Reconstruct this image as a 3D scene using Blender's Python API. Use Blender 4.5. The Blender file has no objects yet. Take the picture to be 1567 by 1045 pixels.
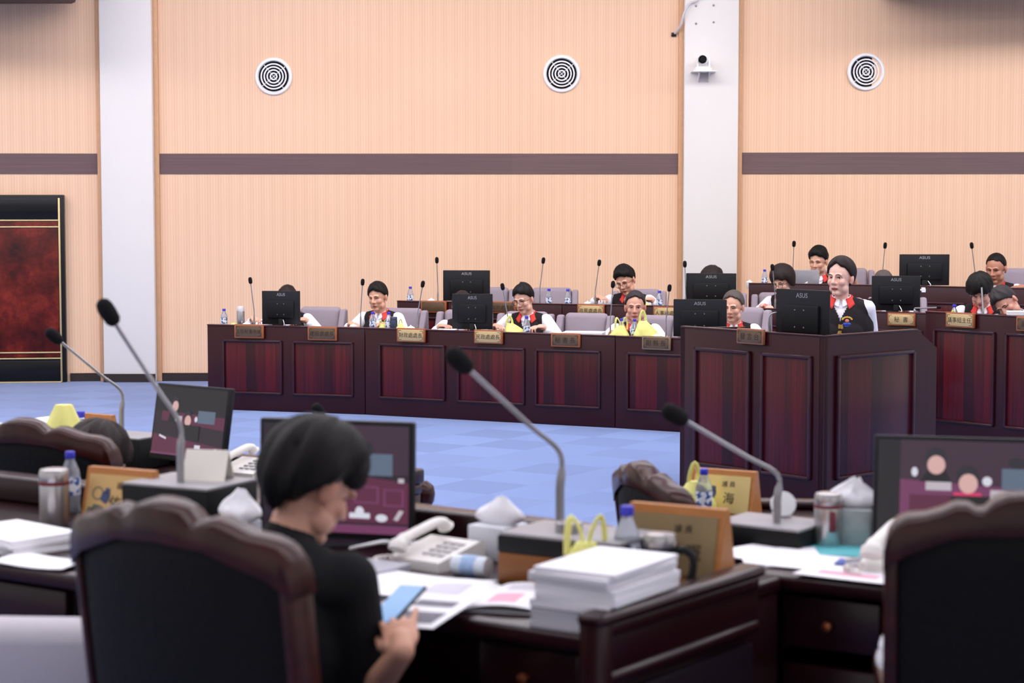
import bpy, bmesh, math, random
from mathutils import Vector, Matrix, noise
from mathutils.bvhtree import BVHTree
random.seed(7)
COL = bpy.context.scene.collection
PI = math.pi
def R(d): return math.radians(d)
V = Vector
# ------------------------------------------------------------------ camera model
FPX, CX, CY, HC = 3050.0, 783.5, 522.5, 1.9
TILT = math.atan2(222.5, FPX)
CT, ST = math.cos(TILT), math.sin(TILT)
def ray(px, py):
    a, b = (px-CX)/FPX, -(py-CY)/FPX
    return V((a, CT+b*ST, -ST+b*CT))
def P(px, py, Y):
    d = ray(px, py); k = Y/d.y
    return V((d.x*k, Y, HC+d.z*k))
def G(px, py, z):
    d = ray(px, py); k = (z-HC)/d.z
    return V((d.x*k, d.y*k, z))
def on_line(px, a, b, z):
    """point on the vertical plane a-b at height z seen in picture column px"""
    k = (px-CX)/FPX
    a, b = V((a[0], a[1])), V((b[0], b[1]))
    # x = k*(y*CT+(HC-z)*ST)
    c = k*(HC-z)*ST
    d = b-a
    t = (k*CT*a.y + c - a.x)/(d.x - k*CT*d.y)
    q = a+d*t
    return V((q.x, q.y, z)), t
# ------------------------------------------------------------------ materials
def lin(c):
    c = c/255.0
    return c/12.92 if c <= 0.04045 else ((c+0.055)/1.055)**2.4
def rgb(r, g, b): return (lin(r), lin(g), lin(b), 1)
MATS = {}
def nodes(name):
    m = bpy.data.materials.new(name); m.use_nodes = True
    nt = m.node_tree
    return m, nt, nt.nodes['Principled BSDF']
def mat(name, col, rough=.5, metal=0., var=.0, scale=20., bump=0., bscale=200., **kw):
    if name in MATS: return MATS[name]
    m, nt, b = nodes(name)
    b.inputs['Base Color'].default_value = col
    b.inputs['Roughness'].default_value = rough
    b.inputs['Metallic'].default_value = metal
    if sum(col[:3]) < .12: b.inputs['Specular IOR Level'].default_value = .22
    for k, v in kw.items():
        b.inputs[k.replace('_', ' ')].default_value = v
    if var or bump:
        tc = nt.nodes.new('ShaderNodeTexCoord')
        if var:
            n = nt.nodes.new('ShaderNodeTexNoise'); n.inputs['Scale'].default_value = scale
            nt.links.new(tc.outputs['Object'], n.inputs['Vector'])
            mx = nt.nodes.new('ShaderNodeMix'); mx.data_type = 'RGBA'
            mx.inputs['A'].default_value = tuple(max(0, c*(1-var)) for c in col[:3])+(1,)
            mx.inputs['B'].default_value = tuple(min(1, c*(1+var)) for c in col[:3])+(1,)
            nt.links.new(n.outputs['Fac'], mx.inputs['Factor'])
            nt.links.new(mx.outputs['Result'], b.inputs['Base Color'])
        if bump:
            n = nt.nodes.new('ShaderNodeTexNoise'); n.inputs['Scale'].default_value = bscale
            nt.links.new(tc.outputs['Object'], n.inputs['Vector'])
            bp = nt.nodes.new('ShaderNodeBump'); bp.inputs['Strength'].default_value = bump
            bp.inputs['Distance'].default_value = .01
            nt.links.new(n.outputs['Fac'], bp.inputs['Height'])
            nt.links.new(bp.outputs['Normal'], b.inputs['Normal'])
    MATS[name] = m
    return m
def N(nt, t, **kw):
    n = nt.nodes.new(t)
    for k, v in kw.items(): setattr(n, k, v)
    return n
def math_node(nt, op, a, b=None):
    n = N(nt, 'ShaderNodeMath', operation=op)
    for i, v in enumerate((a, b)):
        if v is None: continue
        if isinstance(v, (int, float)): n.inputs[i].default_value = v
        else: nt.links.new(v, n.inputs[i])
    return n.outputs[0]
def mix(nt, f, a, b):
    n = N(nt, 'ShaderNodeMix', data_type='RGBA')
    for k, v in (('Factor', f), ('A', a), ('B', b)):
        if isinstance(v, (int, float, tuple)): n.inputs[k].default_value = v
        else: nt.links.new(v, n.inputs[k])
    return n.outputs['Result']
def wood(name, dark, light, plank=.13, contrast=.9, rough=.3, axis='X', streak=(60, 60, 1.5), coat=.25):
    """polished wood: veneer strips of different tone plus long grain streaks"""
    if name in MATS: return MATS[name]
    m, nt, b = nodes(name)
    tc = N(nt, 'ShaderNodeTexCoord'); sp = N(nt, 'ShaderNodeSeparateXYZ')
    nt.links.new(tc.outputs['Object'], sp.inputs[0])
    f = math_node(nt, 'FLOOR', math_node(nt, 'DIVIDE', sp.outputs[axis], plank))
    wn = N(nt, 'ShaderNodeTexWhiteNoise', noise_dimensions='1D'); nt.links.new(f, wn.inputs['W'])
    mp = N(nt, 'ShaderNodeMapping'); mp.inputs['Scale'].default_value = streak
    nt.links.new(tc.outputs['Object'], mp.inputs[0])
    ns = N(nt, 'ShaderNodeTexNoise'); ns.inputs['Scale'].default_value = 1.; ns.inputs['Detail'].default_value = 3
    nt.links.new(mp.outputs[0], ns.inputs['Vector'])
    fac = math_node(nt, 'ADD', math_node(nt, 'MULTIPLY', wn.outputs['Value'], contrast),
                    math_node(nt, 'MULTIPLY', math_node(nt, 'SUBTRACT', ns.outputs['Fac'], .5), 1.1))
    nt.links.new(mix(nt, fac, dark, light), b.inputs['Base Color'])
    b.inputs['Roughness'].default_value = rough
    b.inputs['Specular IOR Level'].default_value = .3; b.inputs['Coat Weight'].default_value = coat*.5; b.inputs['Coat Roughness'].default_value = .2
    MATS[name] = m
    return m
def emis(name, col, s=1.):
    if name in MATS: return MATS[name]
    m, nt, b = nodes(name)
    b.inputs['Base Color'].default_value = (.01, .01, .01, 1)
    b.inputs['Emission Color'].default_value = col; b.inputs['Emission Strength'].default_value = s
    b.inputs['Roughness'].default_value = .25
    MATS[name] = m
    return m
# ------------------------------------------------------------------ mesh builder
class MB:
    def __init__(s): s.v = []; s.f = []; s.m = []; s.M = Matrix.Identity(4); s.k = 0
    def add(s, vs, fs, k=None):
        o = len(s.v); s.v += [tuple(s.M @ V(p)) for p in vs]
        s.f += [tuple(i+o for i in f) for f in fs]
        s.m += [s.k if k is None else k]*len(fs)
        return s
    def box(s, c, d, bev=0., k=None, rot=None, seg=2):
        c = V(c); bm = bmesh.new(); bmesh.ops.create_cube(bm, size=1)
        bmesh.ops.scale(bm, vec=V(d), verts=bm.verts)
        if bev:
            bev = min(bev, min(d)*.49)
            bmesh.ops.bevel(bm, geom=list(bm.edges), offset=bev, segments=seg, profile=.5, affect='EDGES')
        if rot is not None: bmesh.ops.transform(bm, matrix=rot.to_4x4(), verts=bm.verts)
        bm.verts.index_update()
        s.add([v.co+c for v in bm.verts], [[v.index for v in f.verts] for f in bm.faces], k); bm.free()
        return s
    def lathe(s, prof, c=(0, 0, 0), n=24, k=None, sx=1., sy=1.):
        c = V(c); vs = []; fs = []
        for r, z in prof:
            for i in range(n):
                a = 2*PI*i/n; vs.append((c.x+r*math.cos(a)*sx, c.y+r*math.sin(a)*sy, c.z+z))
        for j in range(len(prof)-1):
            for i in range(n):
                a, b = j*n+i, j*n+(i+1) % n
                fs.append((a, b, b+n, a+n))
        fs.append(tuple(range(n))[::-1]); o = (len(prof)-1)*n; fs.append(tuple(range(o, o+n)))
        return s.add(vs, fs, k)
    def tube(s, pts, r, n=8, k=None, flat=1.):
        pts = [V(p) for p in pts]; rs = list(r) if isinstance(r, (list, tuple)) else [r]*len(pts)
        if len(rs) != len(pts): rs = [rs[round(i*(len(rs)-1)/(len(pts)-1))] for i in range(len(pts))]
        vs = []; fs = []; up = V((0, 0, 1))
        side = None
        for i, p in enumerate(pts):
            t = (pts[min(i+1, len(pts)-1)]-pts[max(i-1, 0)]).normalized()
            if side is None:
                side = t.cross(up)
                if side.length < .05: side = t.cross(V((1, 0, 0)))
            side = (side-t*side.dot(t)).normalized(); w = side.cross(t)
            for q in range(n):
                a = 2*PI*q/n; vs.append(p+(side*math.cos(a)+w*math.sin(a)*flat)*rs[i])
        for j in range(len(pts)-1):
            for i in range(n):
                a, b = j*n+i, j*n+(i+1) % n
                fs.append((a, b, b+n, a+n))
        fs.append(tuple(range(n))[::-1]); o = (len(pts)-1)*n; fs.append(tuple(range(o, o+n)))
        return s.add(vs, fs, k)
    def prism(s, poly, h, axis='z', off=0., k=None):
        """extrude a 2-D polygon: axis z -> (x,y)+z ; axis y -> (x,z)+y ; axis x -> (y,z)+x"""
        def mk(p, t):
            return {'z': (p[0], p[1], t), 'y': (p[0], t, p[1]), 'x': (t, p[0], p[1])}[axis]
        n = len(poly)
        vs = [mk(p, off) for p in poly]+[mk(p, off+h) for p in poly]
        fs = [tuple(range(n))[::-1], tuple(range(n, 2*n))]+[(i, (i+1) % n, n+(i+1) % n, n+i) for i in range(n)]
        return s.add(vs, fs, k)
    def ell(s, c, r, k=None, nu=16, nv=10, rot=None):
        c = V(c); vs = []; fs = []
        for j in range(1, nv):
            t = PI*j/nv
            for i in range(nu):
                a = 2*PI*i/nu
                q = V((r[0]*math.sin(t)*math.cos(a), r[1]*math.sin(t)*math.sin(a), r[2]*math.cos(t)))
                if rot is not None: q = rot @ q
                vs.append(c+q)
        for j in range(nv-2):
            for i in range(nu):
                a, b = j*nu+i, j*nu+(i+1) % nu
                fs.append((a, a+nu, b+nu, b))
        t = V((0, 0, r[2])); t = rot @ t if rot is not None else t
        vs += [c+t, c-t]; nt_, nb = len(vs)-2, len(vs)-1
        for i in range(nu):
            fs.append((nt_, i, (i+1) % nu)); o = (nv-2)*nu; fs.append((nb, o+(i+1) % nu, o+i))
        return s.add(vs, fs, k)
    def grid(s, fn, nu, nv, k=None):
        vs = [fn(i/nu, j/nv) for j in range(nv+1) for i in range(nu+1)]
        fs = [(j*(nu+1)+i, j*(nu+1)+i+1, (j+1)*(nu+1)+i+1, (j+1)*(nu+1)+i) for j in range(nv) for i in range(nu)]
        return s.add(vs, fs, k)
    def mesh(s, name, mats, smooth=True, ang=40):
        me = bpy.data.meshes.new(name); me.from_pydata(s.v, [], s.f)
        for m in (mats if isinstance(mats, (list, tuple)) else [mats]): me.materials.append(m)
        me.polygons.foreach_set('material_index', s.m)
        bm = bmesh.new(); bm.from_mesh(me); bmesh.ops.recalc_face_normals(bm, faces=bm.faces); bm.to_mesh(me); bm.free()
        if smooth:
            me.polygons.foreach_set('use_smooth', [True]*len(me.polygons))
            me.set_sharp_from_angle(angle=R(ang))
        me.update()
        return me
    def build(s, name, mats, parent=None, **kw):
        return link(name, s.mesh(name, mats, **kw), parent)
def link(name, me, parent=None):
    o = bpy.data.objects.new(name, me); COL.objects.link(o)
    if parent is not None: o.parent = parent
    return o
def tag(o, label, cat, group=None):
    o['label'] = label; o['category'] = cat
    if group: o['group'] = group
    return o
def thing(name, label, cat, loc=(0, 0, 0), rz=0., group=None, rot=None):
    o = bpy.data.objects.new(name, None); COL.objects.link(o); o.empty_display_size = .1
    o.location = loc; o.rotation_euler = rot if rot else (0, 0, rz)
    return tag(o, label, cat, group)
def struct(o): o['kind'] = 'structure'; return o
def kids(o): return KIDS.get(o.name, [c for c in bpy.data.objects if c.parent == o])
KIDS = {}
def dup(src, loc, rz, label, group=None, scale=None, rot=None):
    def cp(o, par):
        c = o.copy(); COL.objects.link(c); c.parent = par
        for ch in [x for x in bpy.data.objects if x.parent == o and x != c]: cp(ch, c)
        return c
    c = cp(src, None); c.location = loc; c.rotation_euler = rot if rot else (0, 0, rz); c['label'] = label
    if scale: c.scale = scale if isinstance(scale, (tuple, list)) else (scale,)*3
    if group: c['group'] = group
    return c
FONT_CACHE = {}
def text_poly(txt, size):
    """flat outline of a word: list of verts (x,y) and faces, centred"""
    key = (txt, size)
    if key in FONT_CACHE: return FONT_CACHE[key]
    cu = bpy.data.curves.new('lettering_outline', 'FONT'); cu.body = txt; cu.size = size
    cu.align_x = 'CENTER'; cu.align_y = 'CENTER'; cu.resolution_u = 3
    o = bpy.data.objects.new('lettering_outline', cu); COL.objects.link(o)
    bpy.context.view_layer.update()
    dg = bpy.context.evaluated_depsgraph_get()
    me = bpy.data.meshes.new_from_object(o.evaluated_get(dg))
    vs = [tuple(v.co) for v in me.vertices]; fs = [tuple(p.vertices) for p in me.polygons]
    bpy.data.objects.remove(o); bpy.data.curves.remove(cu); bpy.data.meshes.remove(me)
    if vs:
        xs = [v[0] for v in vs]; ys = [v[1] for v in vs]
        mx, my = (min(xs)+max(xs))/2, (min(ys)+max(ys))/2
        vs = [(x-mx, y-my) for x, y, *_ in vs]
    FONT_CACHE[key] = (vs, fs)
    return vs, fs
def put_text(mb, txt, size, fn, k, sx=1.):
    vs, fs = text_poly(txt, size)
    mb.add([fn(x*sx, y) for x, y in vs], fs, k)
# ------------------------------------------------------------------ blobs -> one continuous surface
class Blob:
    def __init__(s): s.mb = MB()
    def ell(s, c, r, T=None, rot=None):
        s.mb.M = T if T is not None else Matrix.Identity(4)
        s.mb.ell(c, r, nu=20, nv=14, rot=rot); s.mb.M = Matrix.Identity(4)
    def cap(s, a, b, ra, rb, T=None):
        if T is not None: a, b = T @ V(a), T @ V(b)
        a, b = V(a), V(b)
        s.mb.ell(a, (ra,)*3, nu=16, nv=10); s.mb.ell(b, (rb,)*3, nu=16, nv=10)
        if (b-a).length > 1e-4: s.mb.tube([a, b], [ra, rb], n=16)
    def mesh(s, name, voxel, mats, smooth=3, fac=.5):
        me = s.mb.mesh(name, mats, smooth=False)
        o = bpy.data.objects.new('surface_draft', me); COL.objects.link(o)
        r = o.modifiers.new('r', 'REMESH'); r.mode = 'VOXEL'; r.voxel_size = voxel
        if smooth:
            q = o.modifiers.new('s', 'SMOOTH'); q.factor = fac; q.iterations = smooth
        bpy.context.view_layer.update()
        dg = bpy.context.evaluated_depsgraph_get()
        out = bpy.data.meshes.new_from_object(o.evaluated_get(dg)); out.name = name
        bpy.data.objects.remove(o); bpy.data.meshes.remove(me)
        out.polygons.foreach_set('use_smooth', [True]*len(out.polygons))
        out.materials.clear(); out.materials.append(mats)
        return out
# ================================================================== materials
def m_wall():
    m, nt, b = nodes('peach_acoustic_panel')
    tc = N(nt, 'ShaderNodeTexCoord'); sp = N(nt, 'ShaderNodeSeparateXYZ'); nt.links.new(tc.outputs['Object'], sp.inputs[0])
    s1 = math_node(nt, 'SINE', math_node(nt, 'MULTIPLY', sp.outputs['X'], 2*PI/.0275))
    s2 = math_node(nt, 'SINE', math_node(nt, 'MULTIPLY', sp.outputs['X'], 2*PI/.11))
    s3 = math_node(nt, 'SINE', math_node(nt, 'MULTIPLY', sp.outputs['Z'], 2*PI/.0275))
    ns = N(nt, 'ShaderNodeTexNoise'); ns.inputs['Scale'].default_value = 1.2; nt.links.new(tc.outputs['Object'], ns.inputs['Vector'])
    fac = math_node(nt, 'ADD', math_node(nt, 'MULTIPLY', math_node(nt, 'MULTIPLY', s1, math_node(nt, 'ADD', math_node(nt, 'MULTIPLY', s3, .3), .7)), .34),
                    math_node(nt, 'ADD', math_node(nt, 'MULTIPLY', s2, .1), math_node(nt, 'ADD', math_node(nt, 'MULTIPLY', ns.outputs['Fac'], .4), .35)))
    nt.links.new(mix(nt, fac, rgb(224, 182, 150), rgb(242, 204, 174)), b.inputs['Base Color'])
    b.inputs['Roughness'].default_value = .8
    return m
def m_carpet():
    m, nt, b = nodes('blue_carpet_tiles')
    tc = N(nt, 'ShaderNodeTexCoord'); mp = N(nt, 'ShaderNodeMapping')
    mp.inputs['Rotation'].default_value = (0, 0, R(33)); nt.links.new(tc.outputs['Object'], mp.inputs[0])
    ck = N(nt, 'ShaderNodeTexChecker'); ck.inputs['Scale'].default_value = 2.0; nt.links.new(mp.outputs[0], ck.inputs[0])
    n1 = N(nt, 'ShaderNodeTexNoise'); n1.inputs['Scale'].default_value = 90; nt.links.new(tc.outputs['Object'], n1.inputs[0])
    vo = N(nt, 'ShaderNodeTexWhiteNoise', noise_dimensions='2D')
    sn = N(nt, 'ShaderNodeVectorMath', operation='SNAP'); sn.inputs[1].default_value = (.5, .5, 10); nt.links.new(mp.outputs[0], sn.inputs[0]); nt.links.new(sn.outputs[0], vo.inputs['Vector'])
    big = N(nt, 'ShaderNodeTexNoise'); big.inputs['Scale'].default_value = .25; nt.links.new(tc.outputs['Object'], big.inputs[0])
    fac = math_node(nt, 'ADD', math_node(nt, 'MULTIPLY', ck.outputs['Fac'], .2),
                    math_node(nt, 'ADD', math_node(nt, 'MULTIPLY', vo.outputs['Value'], .26), math_node(nt, 'MULTIPLY', n1.outputs['Fac'], .25)))
    nt.links.new(mix(nt, fac, rgb(88, 112, 166), rgb(118, 146, 205)), b.inputs['Base Color'])
    b.inputs['Roughness'].default_value = .95; b.inputs['Sheen Weight'].default_value = .25
    bp = N(nt, 'ShaderNodeBump'); bp.inputs['Strength'].default_value = .25; bp.inputs['Distance'].default_value = .004
    nt.links.new(n1.outputs['Fac'], bp.inputs['Height']); nt.links.new(bp.outputs['Normal'], b.inputs['Normal'])
    return m
def m_marble():
    m, nt, b = nodes('burgundy_marbled_leather')
    tc = N(nt, 'ShaderNodeTexCoord'); ns = N(nt, 'ShaderNodeTexNoise')
    ns.inputs['Scale'].default_value = 3.2; ns.inputs['Detail'].default_value = 7; ns.inputs['Roughness'].default_value = .62
    nt.links.new(tc.outputs['Object'], ns.inputs[0])
    cr = N(nt, 'ShaderNodeValToRGB'); e = cr.color_ramp.elements
    e[0].position = .32; e[0].color = rgb(30, 12, 12); e[1].position = .68; e[1].color = rgb(140, 48, 34)
    x = e.new(.5); x.color = rgb(88, 24, 20)
    nt.links.new(ns.outputs['Fac'], cr.inputs[0]); nt.links.new(cr.outputs[0], b.inputs['Base Color'])
    b.inputs['Roughness'].default_value = .45; b.inputs['Specular IOR Level'].default_value = .2
    return m
WALL, CARPET, MARBLE = m_wall(), m_carpet(), m_marble()
BAND = wood('brown_wall_band', rgb(104, 82, 84), rgb(128, 104, 104), plank=50, contrast=.3, rough=.6, streak=(1.5, 1, 120), coat=0)
TANWOOD = mat('tan_edge_strip', rgb(206, 160, 122), .6, var=.1)
COLW = mat('white_column_fabric', rgb(230, 225, 222), .85, var=.02, scale=3, bump=.1, bscale=80)
SKIRT = mat('dark_skirting', rgb(52, 44, 44), .5)
BLACK = mat('black_lacquer', rgb(28, 26, 30), .3, var=.2)
GOLD = mat('brass_inlay', rgb(214, 190, 140), .35, metal=.6)
RED_PANEL = wood('mahogany_panel', rgb(44, 6, 12), rgb(104, 12, 24), plank=.095, contrast=.55, rough=.33)
RED_FRAME = wood('mahogany_frame', rgb(42, 7, 14), rgb(60, 10, 19), plank=3, contrast=.5, rough=.3)
RED_MOULD = mat('mahogany_moulding', rgb(52, 22, 32), .3, Coat_Weight=.3)
RED_TOP = wood('mahogany_top', rgb(60, 24, 30), rgb(92, 42, 48), plank=.5, contrast=.5, rough=.28, streak=(3, 60, 60))
DARKWOOD = wood('dark_mahogany', rgb(34, 11, 17), rgb(54, 18, 24), plank=2, contrast=.5, rough=.28, streak=(3, 50, 50))
CHAIRWOOD = wood('chair_mahogany', rgb(46, 14, 12), rgb(82, 30, 22), plank=2, contrast=.4, rough=.3, streak=(6, 40, 40))
WHITE = mat('white_plastic', rgb(236, 236, 238), .4)
PAPER = mat('white_paper', rgb(240, 238, 244), .8, var=.03, scale=30)
STEEL = mat('brushed_steel', rgb(190, 186, 186), .28, metal=.85, var=.08, scale=40)
CHROME = mat('grey_metal', rgb(160, 158, 162), .35, metal=.7)
FOAM = mat('black_foam', rgb(22, 21, 24), .95, bump=.5, bscale=400)
MONBLK = mat('monitor_black', rgb(27, 27, 31), .45, var=.1)
MONDK = mat('monitor_dark', rgb(17, 17, 20), .5)
LOGO = mat('logo_silver', rgb(150, 150, 155), .4)
# ================================================================== floor, wall, columns
mb = MB(); mb.add([(-12, -3, 0), (12, -3, 0), (12, 22, 0), (-12, 22, 0)], [(0, 1, 2, 3)])
floor = struct(mb.build('floor', CARPET))
# raised tier that carries the members' rear desks
mb = MB(); mb.box((0, 1.5, .1), (20, 9.0, .2), .01)
struct(mb.build('floor_raised', mat('grey_blue_carpet', rgb(92, 104, 150), .95, var=.15, scale=60)))
YW = 20.45
XL, XR = -10.5, 10.5
HW = 5.3
col1 = (P(160, 400, YW).x, P(239, 400, YW).x)
col2 = (P(1044, 400, YW).x, P(1126, 400, YW).x)
zb0, zb1 = P(600, 266, YW).z, P(600, 235, YW).z
tw = .05
def wall_part(name, x0, x1, yo0=0., yo1=0.):
    # a run of wall, its far ends may come forward a little (the hall is slightly fan shaped)
    mb = MB()
    mb.add([(x0, YW-yo0, 0), (x1, YW-yo1, 0), (x1, YW-yo1, HW), (x0, YW-yo0, HW), (x0, YW+.3, 0), (x1, YW+.3, 0), (x1, YW+.3, HW), (x0, YW+.3, HW)],
           [(0, 1, 2, 3), (5, 4, 7, 6), (1, 5, 6, 2), (4, 0, 3, 7), (3, 2, 6, 7), (4, 5, 1, 0)])
    struct(mb.build(name, WALL))
wall_part('wall_back_west', XL, col1[0]-tw, .75, 0)
wall_part('wall_back', col1[1]+tw, col2[0]-tw)
wall_part('wall_back_east', col2[1]+tw, XR, 0, .7)
def run(name, x0, x1, yo0, yo1, z0, z1, th, m):
    mb = MB()
    mb.add([(x0, YW-yo0-th, z0), (x1, YW-yo1-th, z0), (x1, YW-yo1-th, z1), (x0, YW-yo0-th, z1),
            (x0, YW-yo0, z0), (x1, YW-yo1, z0), (x1, YW-yo1, z1), (x0, YW-yo0, z1)],
           [(0, 1, 2, 3), (5, 4, 7, 6), (1, 5, 6, 2), (4, 0, 3, 7), (3, 2, 6, 7), (4, 5, 1, 0)])
    return struct(mb.build(name, m))
run('trim_1', XL, col1[0]-tw, .75, 0, zb0, zb1, .012, BAND)
run('trim_2', col1[1]+tw, col2[0]-tw, 0, 0, zb0, zb1, .012, BAND)
run('trim_3', col2[1]+tw, XR, 0, .7, zb0, zb1+.01, .012, BAND)
ywl = lambda x: YW-.75*(col1[0]-tw-x)/(col1[0]-tw-XL)
ywr = lambda x: YW-.7*(x-col2[1]-tw)/(XR-col2[1]-tw)
door_x1 = P(103, 430, ywl(-4.5)).x
run('baseboard_west', door_x1+.02, col1[0]-tw, YW-ywl(door_x1), 0, 0, .085, .02, SKIRT)
run('baseboard_column', col1[0], col1[1], .12, .12, 0, .085, .02, SKIRT)
run('baseboard_back', col1[1]+tw, col2[0]-tw, 0, 0, 0, .085, .02, SKIRT)
run('baseboard_east', col2[1]+tw, XR, 0, .7, 0, .085, .02, SKIRT)
for i, (a, b) in enumerate((col1, col2)):
    mb = MB(); mb.box(((a+b)/2, YW+.03, HW/2), (b-a, .3, HW), .012)
    struct(mb.build('column_%d' % (i+1), COLW))
    for j, x in enumerate((a-tw/2, b+tw/2)):
        mb = MB(); mb.box((x, YW-.01, HW/2), (tw, .06, HW), .004)
        struct(mb.build('trim_%d' % (4+2*i+j), TANWOOD))
# soffits at the top corners and the ceiling
SOF = mat('dark_soffit', rgb(70, 52, 54), .7)
zs = P(60, 9, ywl(-4.8)).z
xs_ = P(112, 5, 20.).x
mb = MB(); mb.box(((XL+xs_)/2, 19.55, zs+.3), (xs_-XL, 1.3, .6), .05); struct(mb.build('ceiling_soffit_west', SOF))
xs_ = P(1345, 3, 20.2).x; zs = P(1400, 0, ywr(4)).z
mb = MB(); mb.box(((XR+xs_)/2, 19.6, zs+.32), (XR-xs_, 1.3, .6), .05); struct(mb.build('ceiling_soffit_east', SOF))
mb = MB(); mb.box((0, 9, HW+.05), (24, 26, .1)); struct(mb.build('ceiling', mat('white_ceiling', rgb(235, 233, 238), .9)))
# door at the far end: black surround, gold beads, marbled burgundy panel
dl = P(-120, 430, ywl(-5.8)); dr = P(103, 430, ywl(-4.5))
dz1 = P(60, 298, ywl(-4.8)).z
DX0, DX1 = dl.x, dr.x; slope = (ywl(DX1)-ywl(DX0))/(DX1-DX0)
door = thing('door_1', 'burgundy marbled double door with black bands and thin gold lines', 'door', ((DX0+DX1)/2, ywl((DX0+DX1)/2)-.03, 0), math.atan(slope))
del door['label']; del door['category']; struct(door)
w = (DX1-DX0)
mb = MB(); mb.box((0, -.02, dz1/2), (w, .1, dz1), .01); mb.build('door_frame', BLACK, door)
wi = w-.1
def zpx(y): return P(60, y, ywl(-4.8)).z
mb = MB(); mb.box((0, -.075, (zpx(337)+zpx(545))/2), (wi-.03, .02, zpx(337)-zpx(545)), .004); mb.build('door_panel', MARBLE, door)
mb = MB(); mb.box((0, -.072, (zpx(304)+zpx(337))/2), (wi-.03, .016, zpx(304)-zpx(337)), .003)
mb.box((0, -.072, (zpx(550)+zpx(582))/2), (wi-.03, .016, zpx(550)-zpx(582)), .003); mb.build('door_band', mat('black_door_band', rgb(20, 20, 24), .2, var=.2), door)
mb = MB()
for y in (337, 347, 538, 547, 583):
    mb.box((0, -.09, zpx(y)), (wi, .012, .013), .003)
for sx in (1, -1): mb.box((sx*wi/2, -.088, (zpx(303)+zpx(583))/2), (.018, .014, zpx(303)-zpx(583)), .003)
mb.box((0, -.088, (zpx(303)+zpx(583))/2), (.018, .014, zpx(303)-zpx(583)), .003)
mb.build('door_inlay', GOLD, door)
# ================================================================== round air vents
def vent(px, py, label):
    Y = YW if px < 1200 else ywr(3.6)
    c = P(px, py, Y)
    t = thing('air_vent', label, 'vent', c, 0, 'round air vents in the wall')
    r0 = 28.5/FPX*Y
    M_ = Matrix.Rotation(R(90), 4, 'X')
    mb = MB(); mb.M = M_; mb.lathe([(r0*.98, 0), (r0, .012), (r0*.95, .024), (r0*.85, .026), (r0*.8, .012), (r0*.8, 0)], n=48); mb.build('rim', WHITE, t)
    mb = MB(); mb.M = M_; mb.lathe([(r0*.81, .001), (r0*.81, .004)], n=48); mb.build('duct', mat('vent_black', rgb(16, 13, 15), .9), t)
    mb = MB(); mb.M = M_
    for q in (.66, .5, .34, .17):
        r = r0*q
        mb.lathe([(r+.0065, .006), (r+.0065, .02), (r-.0065, .02), (r-.0065, .006), (r+.0065, .006)], n=40)
    mb.M = Matrix.Identity(4)
    for a in (40, 130):
        d = V((math.cos(R(a)), 0, math.sin(R(a))))*r0*.8
        mb.tube([V((0, -.01, 0))-d, V((0, -.01, 0))+d], .0035, 6)
    mb.build('ring_louvre', WHITE, t)
vent(419, 117, 'round white ceiling-height air vent nearest the far door')
vent(859.5, 113, 'round white air vent midway along the peach wall between the columns')
vent(1325, 110, 'round white air vent on the peach wall beyond the camera column')
# ================================================================== camera on its shelf, conduit
yc = YW-.12
c = P(1077, 110, yc-.1)
t = thing('wall_shelf', 'small white metal shelf on the column carrying a dome camera', 'shelf', (c.x, yc, c.z))
mb = MB(); mb.box((0, -.12, 0), (.25, .24, .008), .002); mb.build('shelf_plate', WHITE, t)
for x in (-.05, .05): mb = MB(); mb.prism([(-.0, 0), (-.18, -.004), (0, -.1)], .008, 'x', x); mb.build('bracket', WHITE, t)
t = thing('pan_tilt_camera', 'white pan-tilt camera with black lens on the column shelf', 'camera', (c.x-.01, yc-.14, c.z+.004))
mb = MB(); mb.lathe([(.085, 0), (.088, .02), (.08, .04), (.06, .05)], n=28, sx=1.1); mb.build('camera_base', WHITE, t)
for x in (-.058, .058): mb = MB(); mb.box((x, 0, .09), (.022, .06, .1), .01); mb.build('yoke_arm', WHITE, t)
mb = MB(); mb.ell((0, 0, .115), (.055, .06, .055)); mb.build('head', WHITE, t)
mb = MB(); mb.M = Matrix.Translation((-.012, -.03, .115)) @ Matrix.Rotation(R(90), 4, 'X'); mb.lathe([(.042, 0), (.042, .035), (.034, .04), (.028, .034)], n=24); mb.build('lens', mat('lens_black', rgb(12, 12, 16), .15), t)
mb = MB(); pts = [P(1076, -14, yc-.02), P(1066, 1, yc-.03), P(1056, 5, yc-.05), P(1047, 20, yc-.05), P(1042, 38, yc), P(1033, 51, YW-.03)]
def smooth_path(p, n=6):
    p = [V(q) for q in p]; out = []
    for i in range(len(p)-1):
        a, b, c_, d = p[max(i-1, 0)], p[i], p[i+1], p[min(i+2, len(p)-1)]
        for j in range(n):
            t_ = j/n
            out.append(.5*((2*b)+(c_-a)*t_+(2*a-5*b+4*c_-d)*t_*t_+(3*b-a-3*c_+d)*t_**3))
    return out+[p[-1]]
mb.tube(smooth_path(pts), .012, 8)
tag(mb.build('conduit', mat('grey_conduit', rgb(206, 204, 210), .5)), 'pale grey flexible conduit curving over the column edge into the wall', 'cable')
c = P(1031, 53, YW)
t = thing('wall_socket', 'small black open wall box where the conduit enters the panel', 'socket', c)
mb = MB(); mb.box((0, -.012, 0), (.05, .024, .04), .003); mb.build('box', BLACK, t)
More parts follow.
